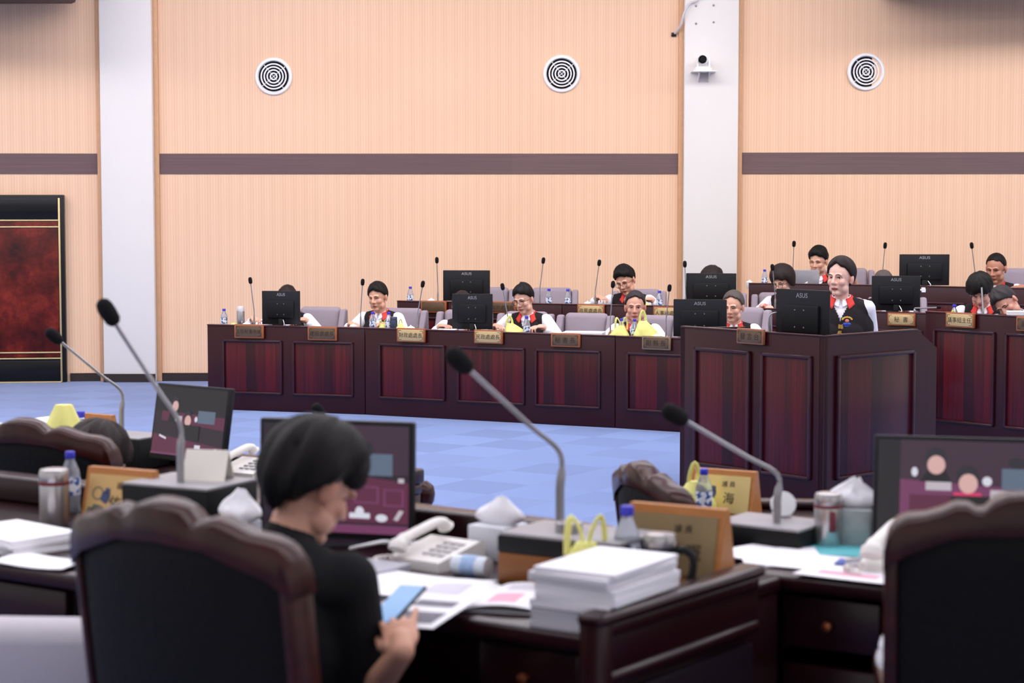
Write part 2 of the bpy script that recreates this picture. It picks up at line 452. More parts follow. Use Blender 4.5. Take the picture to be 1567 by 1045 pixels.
for i, (px, py) in enumerate(((1065, 9), (1092, 8), (1065, 36), (1092, 34))):
    c = P(px, py, yc); mb = MB(); mb.M = Matrix.Translation(c) @ Matrix.Rotation(R(90), 4, 'X'); mb.lathe([(.011, 0), (.011, .006), (.005, .01)], n=12)
    tag(mb.build('wall_screw', CHROME), 'small metal anchor screw above the camera on the white column', 'screw', 'four anchor screws on the column')
# ================================================================== panelled desks of the officials
def desk(name, label, p0, p1, z1, depth, panels, z0=0., group=None, base_h=.1, pz0=None, pz1=None, under=.05, in0=0., in1=0.):
    """front face runs from p0 to p1 (ground points); local x along the front, local y to the back; the top lies a little under the front rim"""
    p0, p1 = V((p0[0], p0[1], z0)), V((p1[0], p1[1], z0)); L = (p1-p0).length
    t = thing(name, label, 'desk', p0, math.atan2(p1.y-p0.y, p1.x-p0.x), group)
    h = z1-z0; ht = h-under; e = .003
    mb = MB(); mb.box((L/2, .02, h/2), (L-2*e, .04, h), .004); mb.build('front_board', RED_FRAME, t)
    mb = MB(); mb.box((L/2, .018, h+.006), (L-2*e, .05, .012), .004); mb.build('rim', RED_TOP, t)
    mb = MB(); k = lambda y, i: i*y/depth
    mb.prism([(e+k(.045, in0), .045), (L-e-k(.045, in1), .045), (L-e-in1, depth), (e+in0, depth)], .03, 'z', ht-.03); mb.build('desk_top', RED_TOP, t)
    for s_, i in ((0, in0), (1, in1)):
        x0, x1 = (e+k(.06, i), e+k(depth-.03, i)); w_ = .036
        pl = [(x0, .06), (x0+w_, .06), (x1+w_, depth-.03), (x1, depth-.03)]
        if s_: pl = [(L-x, y) for x, y in pl][::-1]
        mb = MB(); mb.prism(pl, ht-.035, 'z', 0.); mb.build('side_board', RED_FRAME, t)
    pz0_, pz1_ = pz0 or base_h+.06, pz1 or h-.13
    for a, b in panels:
        w_ = b-a; hh = pz1_-pz0_
        mb = MB(); mb.box(((a+b)/2, -.002, (pz0_+pz1_)/2), (w_, .008, hh), .002); pn = mb.build('inset_panel', RED_PANEL, t)
        mb = MB(); q = .022
        for z in (pz0_, pz1_): mb.box(((a+b)/2, -.010, z), (w_+q, .024, q), .008)
        for x in (a, b): mb.box((x, -.010, (pz0_+pz1_)/2), (q, .024, hh+q), .008)
        mb.build('moulding', RED_MOULD, pn)
    return t
ZF = .75
FR = [G(318, 626, 0), G(559, 634.5, 0), G(941, 655, 0), G(1130, 667, 0)]
def pan(line, z, ranges):
    out = []
    L = (V(line[1])-V(line[0])).length
    for a, b in ranges:
        out.append((on_line(a, line[0], line[1], z)[1]*L, on_line(b, line[0], line[1], z)[1]*L))
    return out
def miter(line, i, depth):
    def ang(j):
        q = line[j+1]-line[j]; return math.atan2(q.y, q.x)
    i0 = depth*math.tan((ang(i)-ang(i-1))/2) if i > 0 else 0
    i1 = depth*math.tan((ang(i+1)-ang(i))/2) if i < len(line)-2 else 0
    return i0, i1
g = 'dark red panelled desks of the front row'
desk('front_desk', 'two-panel dark red wooden desk at the end near the far door', FR[0], FR[1], ZF, .44, pan((FR[0], FR[1]), .35, ((343, 431), (450, 540))), 0, g, in0=miter(FR, 0, .44)[0], in1=miter(FR, 0, .44)[1])
desk('front_desk', 'three-panel dark red wooden desk in the middle of the front row', FR[1], FR[2], ZF, .44, pan((FR[1], FR[2]), .35, ((582, 680), (702, 802), (821, 918))), 0, g, in0=miter(FR, 1, .44)[0], in1=miter(FR, 1, .44)[1])
desk('front_desk', 'dark red wooden desk end of front row running behind the podium', FR[2], FR[3], ZF, .44, pan((FR[2], FR[3]), .35, ((961, 1052), (1068, 1120))), 0, g, in0=miter(FR, 2, .44)[0], in1=miter(FR, 2, .44)[1])
def fr(px, back=0., z=ZF):
    """point above the front row desks, in picture column px, 'back' metres behind the front edge"""
    i = 0 if px < 559 else 1 if px < 941 else 2
    a, b = V(FR[i]), V(FR[i+1]); n = V((-(b-a).y, (b-a).x, 0)).normalized()
    return on_line(px, a+n*back, b+n*back, z)[0]
ZS, RS = .9, .14
SR = [G(607, 461.5, ZS), G(860, 466.5, ZS), G(1040, 470, ZS), G(1230, 475, ZS), G(1425, 481, ZS)]
mb = MB()
pl = [(q.x, q.y-.06) for q in SR]
mb.prism([(pl[0][0]-.05, pl[0][1])]+pl[1:-1]+[(pl[-1][0]+2.5, pl[-1][1]-.6), (pl[-1][0]+2.5, 20.0), (pl[0][0]-.05, 20.0)], RS, 'z', 0.)
struct(mb.build('floor_riser', mat('grey_blue_carpet', rgb(92, 104, 150), .95)))
g2 = 'panelled desks of the second row'
names = ['second row desk end with the tall monitor on it, near the wall', 'second row desk in front of the man reading in black vest', 'second row desk hidden behind the red collared grey haired man and monitors', 'second row desk with the two character secretary plate']
for i in range(4):
    L = (SR[i+1]-SR[i]).length
    desk('rear_desk', names[i], SR[i], SR[i+1], ZS, .44, [(.08, L/2-.06), (L/2+.06, L-.08)], RS, g2, pz1=ZS-RS-.15, in0=miter(SR, i, .44)[0], in1=miter(SR, i, .44)[1])
def sr(px, back=0., z=ZS):
    i = 0 if px < 860 else 1 if px < 1040 else 2 if px < 1230 else 3
    a, b = V(SR[i]), V(SR[i+1]); n = V((-(b-a).y, (b-a).x, 0)).normalized()
    return on_line(px, a+n*back, b+n*back, z)[0]
ZT, RT = 1.05, .3
TR = [G(1145, 434.5, ZT), G(1345, 437.5, ZT), G(1640, 444, ZT)]
mb = MB(); mb.prism([(TR[0].x, TR[0].y-.06), (TR[1].x, TR[1].y-.06), (TR[2].x, TR[2].y-.06), (TR[2].x, 19.9), (TR[0].x, 20.2)], RT, 'z', 0.)
struct(mb.build('floor_upper_riser', mat('grey_blue_carpet', rgb(92, 104, 150), .95)))
for i, l in enumerate(('topmost rear desk with the silver laptop, against the wall', 'topmost rear desk with a monitor, beside the man looking down')):
    L = (TR[i+1]-TR[i]).length
    desk('upper_desk', l, TR[i], TR[i+1], ZT, .4, [(.1, L/2-.08), (L/2+.08, L-.1)], RT, 'topmost row of desks', pz1=ZT-RT-.15, in0=miter(TR, i, .4)[0], in1=miter(TR, i, .4)[1])
def tr(px, back=0., z=ZT):
    i = 0 if px < 1345 else 1
    a, b = V(TR[i]), V(TR[i+1]); n = V((-(b-a).y, (b-a).x, 0)).normalized()
    return on_line(px, a+n*back, b+n*back, z)[0]
# tall desk of the clerks at the side
q0, q1 = G(1413, 671, 0), G(1640, 697, 0)
ZR = (HC-(HC-G(1413, 478, .98).z))
CR = [q0, q1]
zr = None
d = ray(1413, 478); ZR = HC+d.z*(q0.y/d.y)
desk('clerk_desk', 'tall dark red panelled desk with the five character plate, beside the podium', q0, q1, ZR, .42, pan((q0, q1), .5, ((1430, 1521), (1540, 1625))), 0, None, under=.12, pz0=.16, pz1=ZR-.13, base_h=.09)
def cr(px, back=0., z=ZR-.12):
    a, b = V(q0), V(q1); n = V((-(b-a).y, (b-a).x, 0)).normalized()
    return on_line(px, a+n*back, b+n*back, z)[0]
# ------------------------------------------------------------------ podium
PA, PB = G(1040, 744, 0), G(1259, 777, 0)
d = ray(1259, 516); ZP = HC+d.z*(PB.y/d.y)
pd = (PB-PA); Lp = pd.length; ux = pd.normalized(); uy = V((-ux.y, ux.x, 0))
t = thing('podium', 'large dark red panelled speaking podium in the middle of the hall', 'podium', PA, math.atan2(ux.y, ux.x))
W2 = 1.12
h1 = ZP
mb = MB(); mb.box((Lp/2, .02, h1/2), (Lp, .04, h1), .004); mb.build('front_board', RED_FRAME, t)
mb = MB(); mb.prism([(.0, 0), (W2, 0), (W2, h1-.12), (W2-.2, h1), (0, h1)], .04, 'x', Lp-.04); mb.build('side_board', RED_FRAME, t)
mb = MB(); mb.prism([(.0, 0), (.6, 0), (.6, h1-.02), (0, h1)], .04, 'x', 0); mb.build('side_board', RED_FRAME, t)
mb = MB(); mb.box((Lp/2, .28, h1-.15), (Lp-.08, .5, .03), .004); mb.build('desk_top', RED_TOP, t)
mb = MB(); mb.box((Lp/2, .02, h1+.004), (Lp, .05, .012), .004); mb.box((Lp-.02, W2/2-.1, h1+.004), (.05, W2-.2, .012), .004); mb.build('rim', RED_FRAME, t)
pp = pan((PA, PB), .5, ((1066, 1147), (1168, 1257)))
pp[1] = (pp[1][0], min(pp[1][1], Lp-.1))
for a, b in pp:
    z0_, z1_ = .17, h1-.13
    mb = MB(); mb.box(((a+b)/2, -.004, (z0_+z1_)/2), (b-a, .012, z1_-z0_), .003); pn = mb.build('inset_panel', RED_PANEL, t)
    mb = MB()
    for z in (z0_, z1_): mb.box(((a+b)/2, -.012, z), (b-a+.024, .026, .024), .008)
    for x in (a, b): mb.box((x, -.012, (z0_+z1_)/2), (.024, .026, z1_-z0_+.024), .008)
    mb.build('moulding', RED_MOULD, pn)
RED_SIDE = wood('mahogany_side_panel', rgb(40, 10, 18), rgb(74, 16, 26), plank=.11, contrast=.7, rough=.25, axis='Y')
a, b = .12, W2-.26
mb = MB(); mb.box((Lp+.004, (a+b)/2, (z0_+z1_)/2), (.012, b-a, z1_-z0_), .003); pn = mb.build('inset_panel', RED_SIDE, t)
mb = MB()
for z in (z0_, z1_): mb.box((Lp+.012, (a+b)/2, z), (.026, b-a+.024, .024), .008)
for y in (a, b): mb.box((Lp+.012, y, (z0_+z1_)/2), (.026, .024, z1_-z0_+.024), .008)
mb.build('moulding', RED_MOULD, pn)
def pod(x, y, z=0.): return PA+ux*x+uy*y+V((0, 0, z))
# ================================================================== small things on the officials' desks
BLUECAP = mat('blue_cap', rgb(52, 52, 190), .4)
CLEAR = mat('clear_bottle', rgb(225, 232, 245), .12, Transmission_Weight=.75, IOR=1.25, Alpha=1.)
def m_label():
    m, nt, b = nodes('bottle_label'); tc = N(nt, 'ShaderNodeTexCoord'); ns = N(nt, 'ShaderNodeTexNoise'); ns.inputs['Scale'].default_value = 42; nt.links.new(tc.outputs['Object'], ns.inputs[0])
    nt.links.new(mix(nt, math_node(nt, 'GREATER_THAN', ns.outputs['Fac'], .5), rgb(44, 84, 150), rgb(226, 230, 238)), b.inputs['Base Color']); return m
LABEL = m_label()
YBAG = mat('yellow_bag', rgb(240, 238, 140), .45, var=.08, scale=14, Transmission_Weight=.12, Subsurface_Weight=.2)
INK = mat('black_ink', rgb(22, 20, 20), .6)
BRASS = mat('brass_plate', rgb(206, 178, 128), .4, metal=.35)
BRONZE = mat('shaded_bronze', rgb(104, 82, 62), .35, metal=.4, var=.35, scale=12)  # darker copy of the plate metal, shade of dim plates put into the colour
ORANGEW = mat('orange_wood', rgb(158, 88, 48), .4, var=.15, scale=20)
GREYFAB = mat('mauve_grey_fabric', rgb(150, 138, 150), .9, var=.06, scale=60, bump=.15, bscale=300)
def make_bottle(name, label, loc, rz=0, h=.2):
    k = h/.2
    t = thing(name, label, 'bottle', loc, rz)
    r = .031*k
    mb = MB(); mb.lathe([(.006, .002), (r*.85, 0), (r, .006*k), (r*.97, .03*k), (r, .05*k), (r, .125*k), (r*.9, .14*k), (r*.6, .162*k), (.013*k, .176*k), (.013*k, .182*k)], n=20); mb.build('bottle_body', CLEAR, t)
    mb = MB(); mb.lathe([(r*1.02, .06*k), (r*1.03, .062*k), (r*1.03, .113*k), (r*1.02, .115*k)], n=20); mb.build('paper_label', LABEL, t)
    mb = MB(); mb.lathe([(.0155*k, .178*k), (.016*k, .18*k), (.016*k, .197*k), (.0145*k, .2*k)], n=18); mb.build('cap', BLUECAP, t)
    return t
BOTTLE = None
def bottle(loc, label, g='small water bottles with blue caps on the officials desks', h=.19):
    global BOTTLE
    if BOTTLE is None:
        BOTTLE = make_bottle('water_bottle', label, loc, h=h); BOTTLE['group'] = g; return BOTTLE
    return dup(BOTTLE, loc, random.uniform(0, 6), label, g)
def bag(loc, label, s=.2, seed=1, handles=2, lean=0., squash=1., g=None, rz=0.):
    """knotted thin yellow carrier bag: soft body gathered into upright handles"""
    t = thing('plastic_bag', label, 'bag', loc, rz, g)
    def body(u, v):
        a = 2*PI*u; z = v
        r = (.42*(1-.25*(v-.3)**2))*(1-.66*max(0, (v-.35)/.65)**1.2) if v > .02 else .36
        r *= 1+.16*noise.noise(V((math.cos(a)*1.6+seed*3.1, math.sin(a)*1.6, v*2.5)))+.05*math.sin(a*7+seed+v*5)
        return (r*s*math.cos(a)*1.0+lean*s*v*v, r*s*math.sin(a)*.7, z*s*.68*squash)
    mb = MB(); mb.grid(body, 28, 14); mb.add([body(i/28, 1) for i in range(28)], [tuple(range(28))]); mb.build('bag_body', YBAG, t, ang=70)
    for i in range(handles):
        dx = (i-.5*(handles-1))*.26*s+lean*s; mb = MB(); tl = (i-.5*(handles-1))*.3
        pts = [(dx-.11*s, 0, .52*s*squash), (dx-.09*s+tl*.15*s, -.02*s, .8*s*squash), (dx+tl*.35*s, 0, 1.0*s*squash), (dx+.09*s+tl*.15*s, .02*s, .8*s*squash), (dx+.11*s, 0, .52*s*squash)]
        mb.tube(smooth_path(pts, 4), .045*s, 8, flat=.5); mb.build('handle', YBAG, t)
    return t
def cup(loc, label, m=None, h=.07, r=.035, g=None, lid=True):
    t = thing('cup', label, 'cup', loc, 0, g)
    mb = MB(); mb.lathe([(r*.7, 0), (r*.78, .003), (r, h*.8), (r, h*.86), (r*.93, h*.86), (r*.7, .01)], n=20); mb.build('cup_body', m or WHITE, t)
    if lid: mb = MB(); mb.lathe([(r*1.04, h*.84), (r*1.04, h*.9), (r*.5, h*1.05), (r*.2, h*1.08), (r*.18, h*1.2), (r*.05, h*1.22)], n=20); mb.build('lid', m or WHITE, t)
    return t
def tumbler(loc, label, m, h=.2, r=.034, cap=None):
    t = thing('vacuum_flask', label, 'flask', loc)
    mb = MB(); mb.lathe([(r*.9, 0), (r, .008), (r, h*.78), (r*.97, h*.8)], n=24); mb.build('flask_body', m, t)
    mb = MB(); mb.lathe([(r*.93, h*.79), (r*.95, h*.82), (r*.93, h*.96), (r*.8, h), (r*.3, h*1.005)], n=24); mb.build('lid', cap or m, t)
    return t
def papers(loc, label, w=.21, d=.3, h=.02, rz=0., name='paper_stack', cat='papers', n=4, g=None, m=None):
    t = thing(name, label, cat, loc, rz, g)
    mb = MB(); z = 0; rnd = random.Random(str(label)); hh = h/n
    for i in range(n):
        mb.box((rnd.uniform(-.006, .006), rnd.uniform(-.006, .006), z+hh/2), (w, d, hh*.96), min(.001, hh*.2), rot=Matrix.Rotation(R(rnd.uniform(-2, 2)), 3, 'Z'), seg=1); z += hh
    o = mb.build('sheets', m or PAPER, t)
    return t
# ------------------------------------------------------------------ microphones
def mic(loc, head, label, g=None, r=.016, stem=.004, base=(.11, .14, .035), bend=.35, name='gooseneck_microphone', basem=None, mats=None, hs=1.):
    loc, head = V(loc), V(head); t = thing(name, label, 'microphone', loc, 0, g); q = head-loc
    if base:
        mb = MB(); mb.box((0, 0, base[2]/2), base, .006); mb.build('base', basem or MONDK, t); z0 = base[2]
    else: z0 = 0
    L = (q-V((0, 0, z0)))
    up = V((0, 0, z0)); p1 = up+V((0, 0, L.z*bend)); dr = (q-p1).normalized()
    pts = [up, up+(p1-up)*.5, p1, p1+(q-p1)*.3, p1+(q-p1)*.65, q-dr*r*1.6]
    mb = MB(); sp = smooth_path(pts, 5); mb.tube(sp, [stem*(1.7 if i < len(sp)*.3 else 1) for i in range(len(sp))], 8); mb.build('gooseneck', CHROME, t)
    rot = dr.to_track_quat('Z', 'Y').to_matrix()
    mb = MB(); mb.M = Matrix.Translation(q) @ rot.to_4x4(); mb.lathe([(r*.55, -r*1.7), (r*.9, -r*1.2), (r, -r*.2), (r*.98, r*.7), (r*.75, r*1.35), (r*.3, r*1.65)], n=16); mb.build('foam_windscreen', FOAM, t)
    return t
# ------------------------------------------------------------------ monitors seen from the back
def make_monitor(label, loc, rz):
    t = thing('desktop_monitor', label, 'monitor', loc, rz, 'black monitors seen from behind')
    W, H, z0 = .44, .275, .05
    mb = MB(); mb.box((0, 0, z0+H/2), (W, .022, H), .005)
    put_text(mb, 'ASUS', .034, lambda x, y: (x+.0, -.0125, z0+H-.03+y), 1, 1.25)
    mb.build('back_shell', [MONBLK, LOGO], t)
    mb = MB(); mb.box((-.0, -.022, z0+H*.45), (W*.7, .032, H*.52), .008)
    for x in (-.035, .04):
        for z in (.62, .3): mb.box((x, -.039, z0+H*z), (.006, .004, .006), .001, k=1)
    mb.build('rear_housing', [MONDK, LOGO], t)
    mb = MB(); mb.box((0, .0125, z0+H/2), (W-.02, .002, H-.02)); mb.build('screen', mat('dark_screen', rgb(14, 15, 20), .2), t)
    mb = MB(); mb.box((0, -.02, .05), (.05, .025, .1), .006); mb.build('stand', MONDK, t)
    mb = MB(); mb.lathe([(.1, 0), (.1, .006), (.09, .01), (.03, .012)], n=28, sx=1., sy=.8); mb.build('base', MONBLK, t)
    mb = MB(); mb.tube(smooth_path([(.03, -.03, .09), (.05, -.06, .05), (.02, -.08, .02), (.09, -.09, .004)]), .003, 6); mb.build('power_cable', WHITE, t)
    return t
MON = None
def monitor(px0, px1, pytop, back, rowfn, label, rz=None, zt=None):
    global MON
    c = rowfn((px0+px1)/2, back)
    if rz is None: rz = 0
    # scale so that the shell reaches the height seen in the photo
    top = ray((px0+px1)/2, pytop); zz = HC+top.z*(c.y/top.y)
    wpx = (px1-px0)/FPX*c.y
    sx = wpx/.44/max(.5, math.cos(rz)); sz = (zz-c.z)/.325
    if MON is None: MON = make_monitor(label, c, rz); MON.scale = (sx, 1, sz); o = MON
    else: o = dup(MON, c, rz, label, None, scale=(sx, 1, sz))
    return o
under = lambda f, u=.05: (lambda px, back, f=f: f(px, back)-V((0, 0, u)))
FRT, SRT, TRT = under(fr), under(sr), under(tr)
monitor(401, 460, 445, .27, FRT, 'black monitor hiding a seated person at the desk end near the door', R(-6))
monitor(692, 754, 449.5, .27, FRT, 'black front row monitor beside the writing man in glasses', R(-8))
monitor(678, 750, 413.5, .3, SRT, 'tall black monitor on the second row desk end, nearest the wall, behind another monitor', R(-3))
monitor(1050, 1126, 418, .3, SRT, 'black monitor in front of the white column with dark hair showing above it', R(-8))
monitor(1031, 1111, 458, .3, FRT, 'black monitor half hidden by the podium edge, beside the grey haired man', R(-12))
monitor(1334, 1407, 422, .3, SRT, 'black monitor above the two character secretary plate', R(-6))
monitor(1376, 1452, 389, .25, TRT, 'black monitor on the topmost rear desk against the peach wall', R(-2))
o = monitor(1160, 1237, 443, 0, lambda px, b: pod(.78, .3, ZP-.135), 'black monitor standing on the podium in front of the speaking woman', math.atan2(ux.y, ux.x))
o.scale = (.98, 1, o.scale[2])
# silver laptop on the topmost desk
c = TRT(1232, .22); t = thing('laptop', 'open silver laptop on the topmost rear desk in front of a young man', 'laptop', c, R(-6))
SILV = mat('silver_lid', rgb(176, 176, 184), .35, metal=.3)
mb = MB(); mb.box((0, .12, .009), (.27, .2, .016), .004); mb.build('keyboard_base', SILV, t)
mb = MB(); mb.box((0, .0, .098), (.27, .008, .18), .004, rot=Matrix.Rotation(R(12), 3, 'X')); mb.build('lid', SILV, t)
mb = MB(); mb.box((0, .006, .098), (.25, .003, .16), 0, rot=Matrix.Rotation(R(12), 3, 'X')); mb.build('screen', mat('dark_screen', rgb(14, 15, 20), .2), t)
c = TRT(1230, .07); t = thing('tablet_stand', 'white angled wire stand in front of the silver laptop', 'stand', c)
mb = MB(); mb.tube([(-.08, .0, .004), (.04, .02, .075), (.03, .02, .07), (.06, 0, .004)], .004, 6); mb.build('wire_frame', WHITE, t)
# ------------------------------------------------------------------ name plates fixed on the desk fronts
def plate(px0, px1, py, line, txt, label, dark=False, sx=1., up=0., frame=None, zz=None):
    a, b = line; z = G((px0+px1)/2, py, ZF).z
    q, _ = on_line((px0+px1)/2, a, b, ZF); d = ray((px0+px1)/2, py); z = HC+d.z*(q.y/d.y)
    c, _ = on_line((px0+px1)/2, a, b, z)
    l, _ = on_line(px0, a, b, z); r, _ = on_line(px1, a, b, z); w_ = (r-l).length; h_ = w_*.44
    dv = (V(b)-V(a)); rz = math.atan2(dv.y, dv.x)
    n = V((dv.y, -dv.x, 0)).normalized()
    t = thing('name_plate', label, 'name plate', c+n*.0225, rz, 'brass name plates on the desk fronts')
    mb = MB(); mb.box((0, 0, 0), (w_, .024, h_), .004); mb.build('plate_frame', frame or ORANGEW, t)
    mb = MB(); mb.box((0, -.0125, 0), (w_*.9, .004, h_*.8), .001)
    if txt: put_text(mb, txt, h_*.46*sx, lambda x, y: (x, -.0152, y), 1, 1.)
    e = .006
    for x in (-1, 1):
        for zc in (-1, 1):
            mb.box((x*(w_*.43), -.0148, zc*h_*.24), (.0035, .001, h_*.18), k=1); mb.box((x*(w_*.38), -.0148, zc*h_*.33), (w_*.09, .001, .0035), k=1)
    mb.build('plate', [BRONZE if dark else BRASS, mat('faint_ink', rgb(52, 42, 36), .6) if dark else INK], t)
    return t
L0, L1, L2 = (FR[0], FR[1]), (FR[1], FR[2]), (FR[2], FR[3])
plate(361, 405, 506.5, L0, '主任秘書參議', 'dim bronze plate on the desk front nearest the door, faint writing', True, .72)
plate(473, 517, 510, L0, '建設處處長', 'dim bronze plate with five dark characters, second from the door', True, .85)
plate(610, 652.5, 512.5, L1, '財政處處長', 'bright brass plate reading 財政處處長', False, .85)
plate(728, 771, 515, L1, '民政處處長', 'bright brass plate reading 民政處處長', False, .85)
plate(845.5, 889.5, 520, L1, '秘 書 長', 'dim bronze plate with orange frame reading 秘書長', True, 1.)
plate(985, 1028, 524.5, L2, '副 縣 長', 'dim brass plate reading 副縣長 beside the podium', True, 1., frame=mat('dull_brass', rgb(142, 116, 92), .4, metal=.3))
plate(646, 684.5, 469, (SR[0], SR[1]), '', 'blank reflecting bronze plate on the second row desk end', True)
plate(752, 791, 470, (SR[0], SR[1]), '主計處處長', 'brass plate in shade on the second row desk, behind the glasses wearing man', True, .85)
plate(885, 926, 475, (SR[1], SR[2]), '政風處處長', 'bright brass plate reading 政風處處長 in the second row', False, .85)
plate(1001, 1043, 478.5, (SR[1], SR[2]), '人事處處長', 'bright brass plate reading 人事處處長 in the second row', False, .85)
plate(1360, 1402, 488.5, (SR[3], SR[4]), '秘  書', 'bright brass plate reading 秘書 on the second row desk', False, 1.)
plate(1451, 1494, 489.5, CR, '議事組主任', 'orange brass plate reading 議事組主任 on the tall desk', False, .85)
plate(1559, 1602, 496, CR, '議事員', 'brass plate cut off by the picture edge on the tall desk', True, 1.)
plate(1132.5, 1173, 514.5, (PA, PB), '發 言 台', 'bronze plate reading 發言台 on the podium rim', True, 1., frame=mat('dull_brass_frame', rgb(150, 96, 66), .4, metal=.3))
# ------------------------------------------------------------------ bottles, bags, cups, papers
for px, back, f, l in ((343, .2, FRT, 'water bottle at the front row end beside a yellow bag and steel flask'),
    (570.5, .16, FRT, 'water bottle before the chest of the tilted head man near the door'),
    (595, .18, FRT, 'water bottle between yellow scrap and dark flask, before the front row man'),
    (806, .16, FRT, 'water bottle in front of the writing man with glasses, beside his yellow bag'),
    (951, .2, FRT, 'water bottle beside the low yellow bag of the older man'),
    (971, .2, FRT, 'water bottle between two yellow bags before the older man'),
    (628, .12, SRT, 'water bottle alone on the second row desk end'),
    (840, .15, SRT, 'water bottle standing first from the wall side on the middle of the second row'),
    (869, .15, SRT, 'water bottle nearer the reading man on the second row, beside the chair'),
    (1009, .12, SRT, 'water bottle behind the older man, above the plate of the second row'),
    (1170, .1, TRT, 'water bottle on the topmost desk beside the short haired woman'),
    (1460, .2, lambda px, b: cr(px, b, ZR-.13), 'water bottle with blue cap on the tall desk beside a yellow bag')):
    bottle(f(px, back), l)
bag(FRT(359, .2), 'low crumpled yellow bag beside the steel flask at the desk end', .17, 1, 0, squash=.55, g='yellow carrier bags')
bag(FRT(586, .2), 'small yellow bag between two bottles before the front row man', .12, 2, 2, g='yellow carrier bags')
bag(FRT(613, .2), 'yellow bag under the elbow of the front row man, near the white cup', .13, 3, 1, g='yellow carrier bags')
bag(FRT(790, .17), 'yellow bag with dark print before the writing man in glasses', .23, 4, 1, lean=-.25, squash=.8, g='yellow carrier bags')
bag(FRT(947, .13), 'yellow bag with one raised loop beside the older man arm', .2, 5, 2, lean=.1, g='yellow carrier bags')
bag(FRT(989, .16), 'tall pointed yellow bag before the chest of the older man', .25, 6, 1, lean=-.12, squash=1.05, g='yellow carrier bags')
bag(cr(1458, .1, ZR-.13), 'small yellow bag on the tall desk with five character plate', .15, 7, 1, g='yellow carrier bags')
bag(SRT(992, .15), 'limp yellow bag by the elbow of the reading man in second row', .12, 8, 1, lean=-.3, g='yellow carrier bags')
wc = 'white lidded tea cups on the officials desks'
for px, f, l in ((377.5, FRT, 'white tea cup between steel flask and monitor at the desk end'), (541, FRT, 'white tea cup beside the microphone of the front row man near the door'), (628.5, FRT, 'white tea cup beside the chair between the front row man and the leaning microphone'),
    (660, SRT, 'white tea cup on the second row desk end beside the microphone'), (899, SRT, 'white tea cup near the sleeve of the reading man'), (1006, FRT, 'white tea cup at the elbow of the older man'), (1147, TRT, 'white saucer cup at the end of the topmost desk')):
    cup(f(px, .14), l, g=wc)
tumbler(FRT(368.5, .2), 'tall brushed steel flask with pale lid at the front row desk end', STEEL, .215, .036, mat('pale_lid', rgb(214, 206, 206), .4))
tumbler(FRT(602.5, .18), 'short dark blue flask before the front row man near the door', mat('dark_blue_steel', rgb(62, 70, 92), .35, metal=.4), .15, .033)
papers(FRT(893, .2), 'thick white paper file lying beside the bronze 秘書長 plate', .34, .2, .07, R(-12))
papers(FRT(470, .2), 'flat white papers under the monitor at the desk end', .3, .2, .04, R(-10), n=3)
papers(FRT(730, .14), 'thin white papers at the foot of the middle front row monitor', .3, .12, .05, R(-14), n=3)
papers(FRT(683, .12), 'small white paper pad beside the hidden person in the front row', .16, .14, .06, R(-12), n=3)
papers(SRT(770, .12), 'white papers on the second row desk behind the leaning microphone', .2, .16, .045, R(-4), n=3)
papers(FRT(1100, .15), 'dark document folder in front of the grey haired man', .28, .2, .05, R(-10), n=2, name='document_folder', cat='folder', m=mat('dark_folder', rgb(44, 32, 40), .4))
c = P(1240, 500, 12.95); papers((c.x, c.y, ZP-.135), 'thick white stack of speech papers beside the speaking woman sleeve', .12, .2, .2, R(-50), n=8)
papers(TRT(1425, .1), 'white papers on the topmost desk below the wall monitor', .22, .15, .045, 0, n=3)
papers(TRT(1265, .1), 'white notes beside the laptop on the topmost desk', .12, .15, .045, 0, n=2)
papers(cr(1562, .22, ZR-.12), 'white book standing near the picture edge on the tall desk', .2, .1, .155, R(-8), n=5)
gm = 'thin gooseneck microphones on the officials desks'
def mc(px, py, bpx, back, f, label, **kw):
    b = f(bpx, back); d = ray(px, py); h = V((d.x, d.y, d.z))*((b.y-.02)/d.y)+V((0, 0, HC))
    return mic(b, h, label, gm, r=.018, stem=.0045, base=(.1, .1, .03), **kw)
mc(383, 429, 389, .2, FRT, 'microphone at the front row end, beside the monitor near the door')
mc(555, 431.5, 552, .3, FRT, 'microphone beside the ear of the tilted head man near the door')
mc(647, 434.5, 639, .2, FRT, 'leaning microphone between the tilted head man and the middle monitor')
mc(668.5, 398, 670, .2, SRT, 'tall microphone beside the second row end monitor')
mc(769, 438.5, 777, .2, FRT, 'microphone leaning beside the writing man in glasses')
mc(831.5, 398.5, 826, .2, SRT, 'microphone standing between writing man and reading man, on the second row')
mc(917, 402, 911, .2, SRT, 'microphone beside the head of the reading second row man')
mc(938, 435, 934, .2, FRT, 'front row microphone beside the ear of the older man')
mc(1024.5, 440.5, 1019, .25, FRT, 'front row microphone between the older man and the podium')
mc(1048, 404, 1049, .2, SRT, 'microphone at the edge of the white column beside a monitor')
mc(1182, 409, 1186, .2, SRT, 'microphone beside the short haired woman')
mc(1215, 373, 1213, .15, TRT, 'microphone rising behind the silver laptop')
mc(1354.5, 375.5, 1350, .15, TRT, 'microphone on topmost desk rising beside the wall monitor')
mc(1487, 375.5, 1492, .15, TRT, 'microphone on topmost desk beside the crew cut man')
b = pod(.55, .25, ZP-.135); h = P(1249, 465, b.y+.1)
mic(b, h, 'podium microphone pointing at the mouth of the speaking woman', None, r=.02, stem=.005, bend=.75)
b = SRT(1400, .15); h = P(1437, 470.5, b.y-.1)
mic(b, h, 'drooping gooseneck microphone beside the secretary monitor', None, r=.012, stem=.007, bend=.8)
b = cr(1504, .2, ZR-.13); h = P(1502, 436, b.y+.05)
mic(b, h, 'upright thin microphone before the bowed grey haired man', None, r=.012, stem=.007)
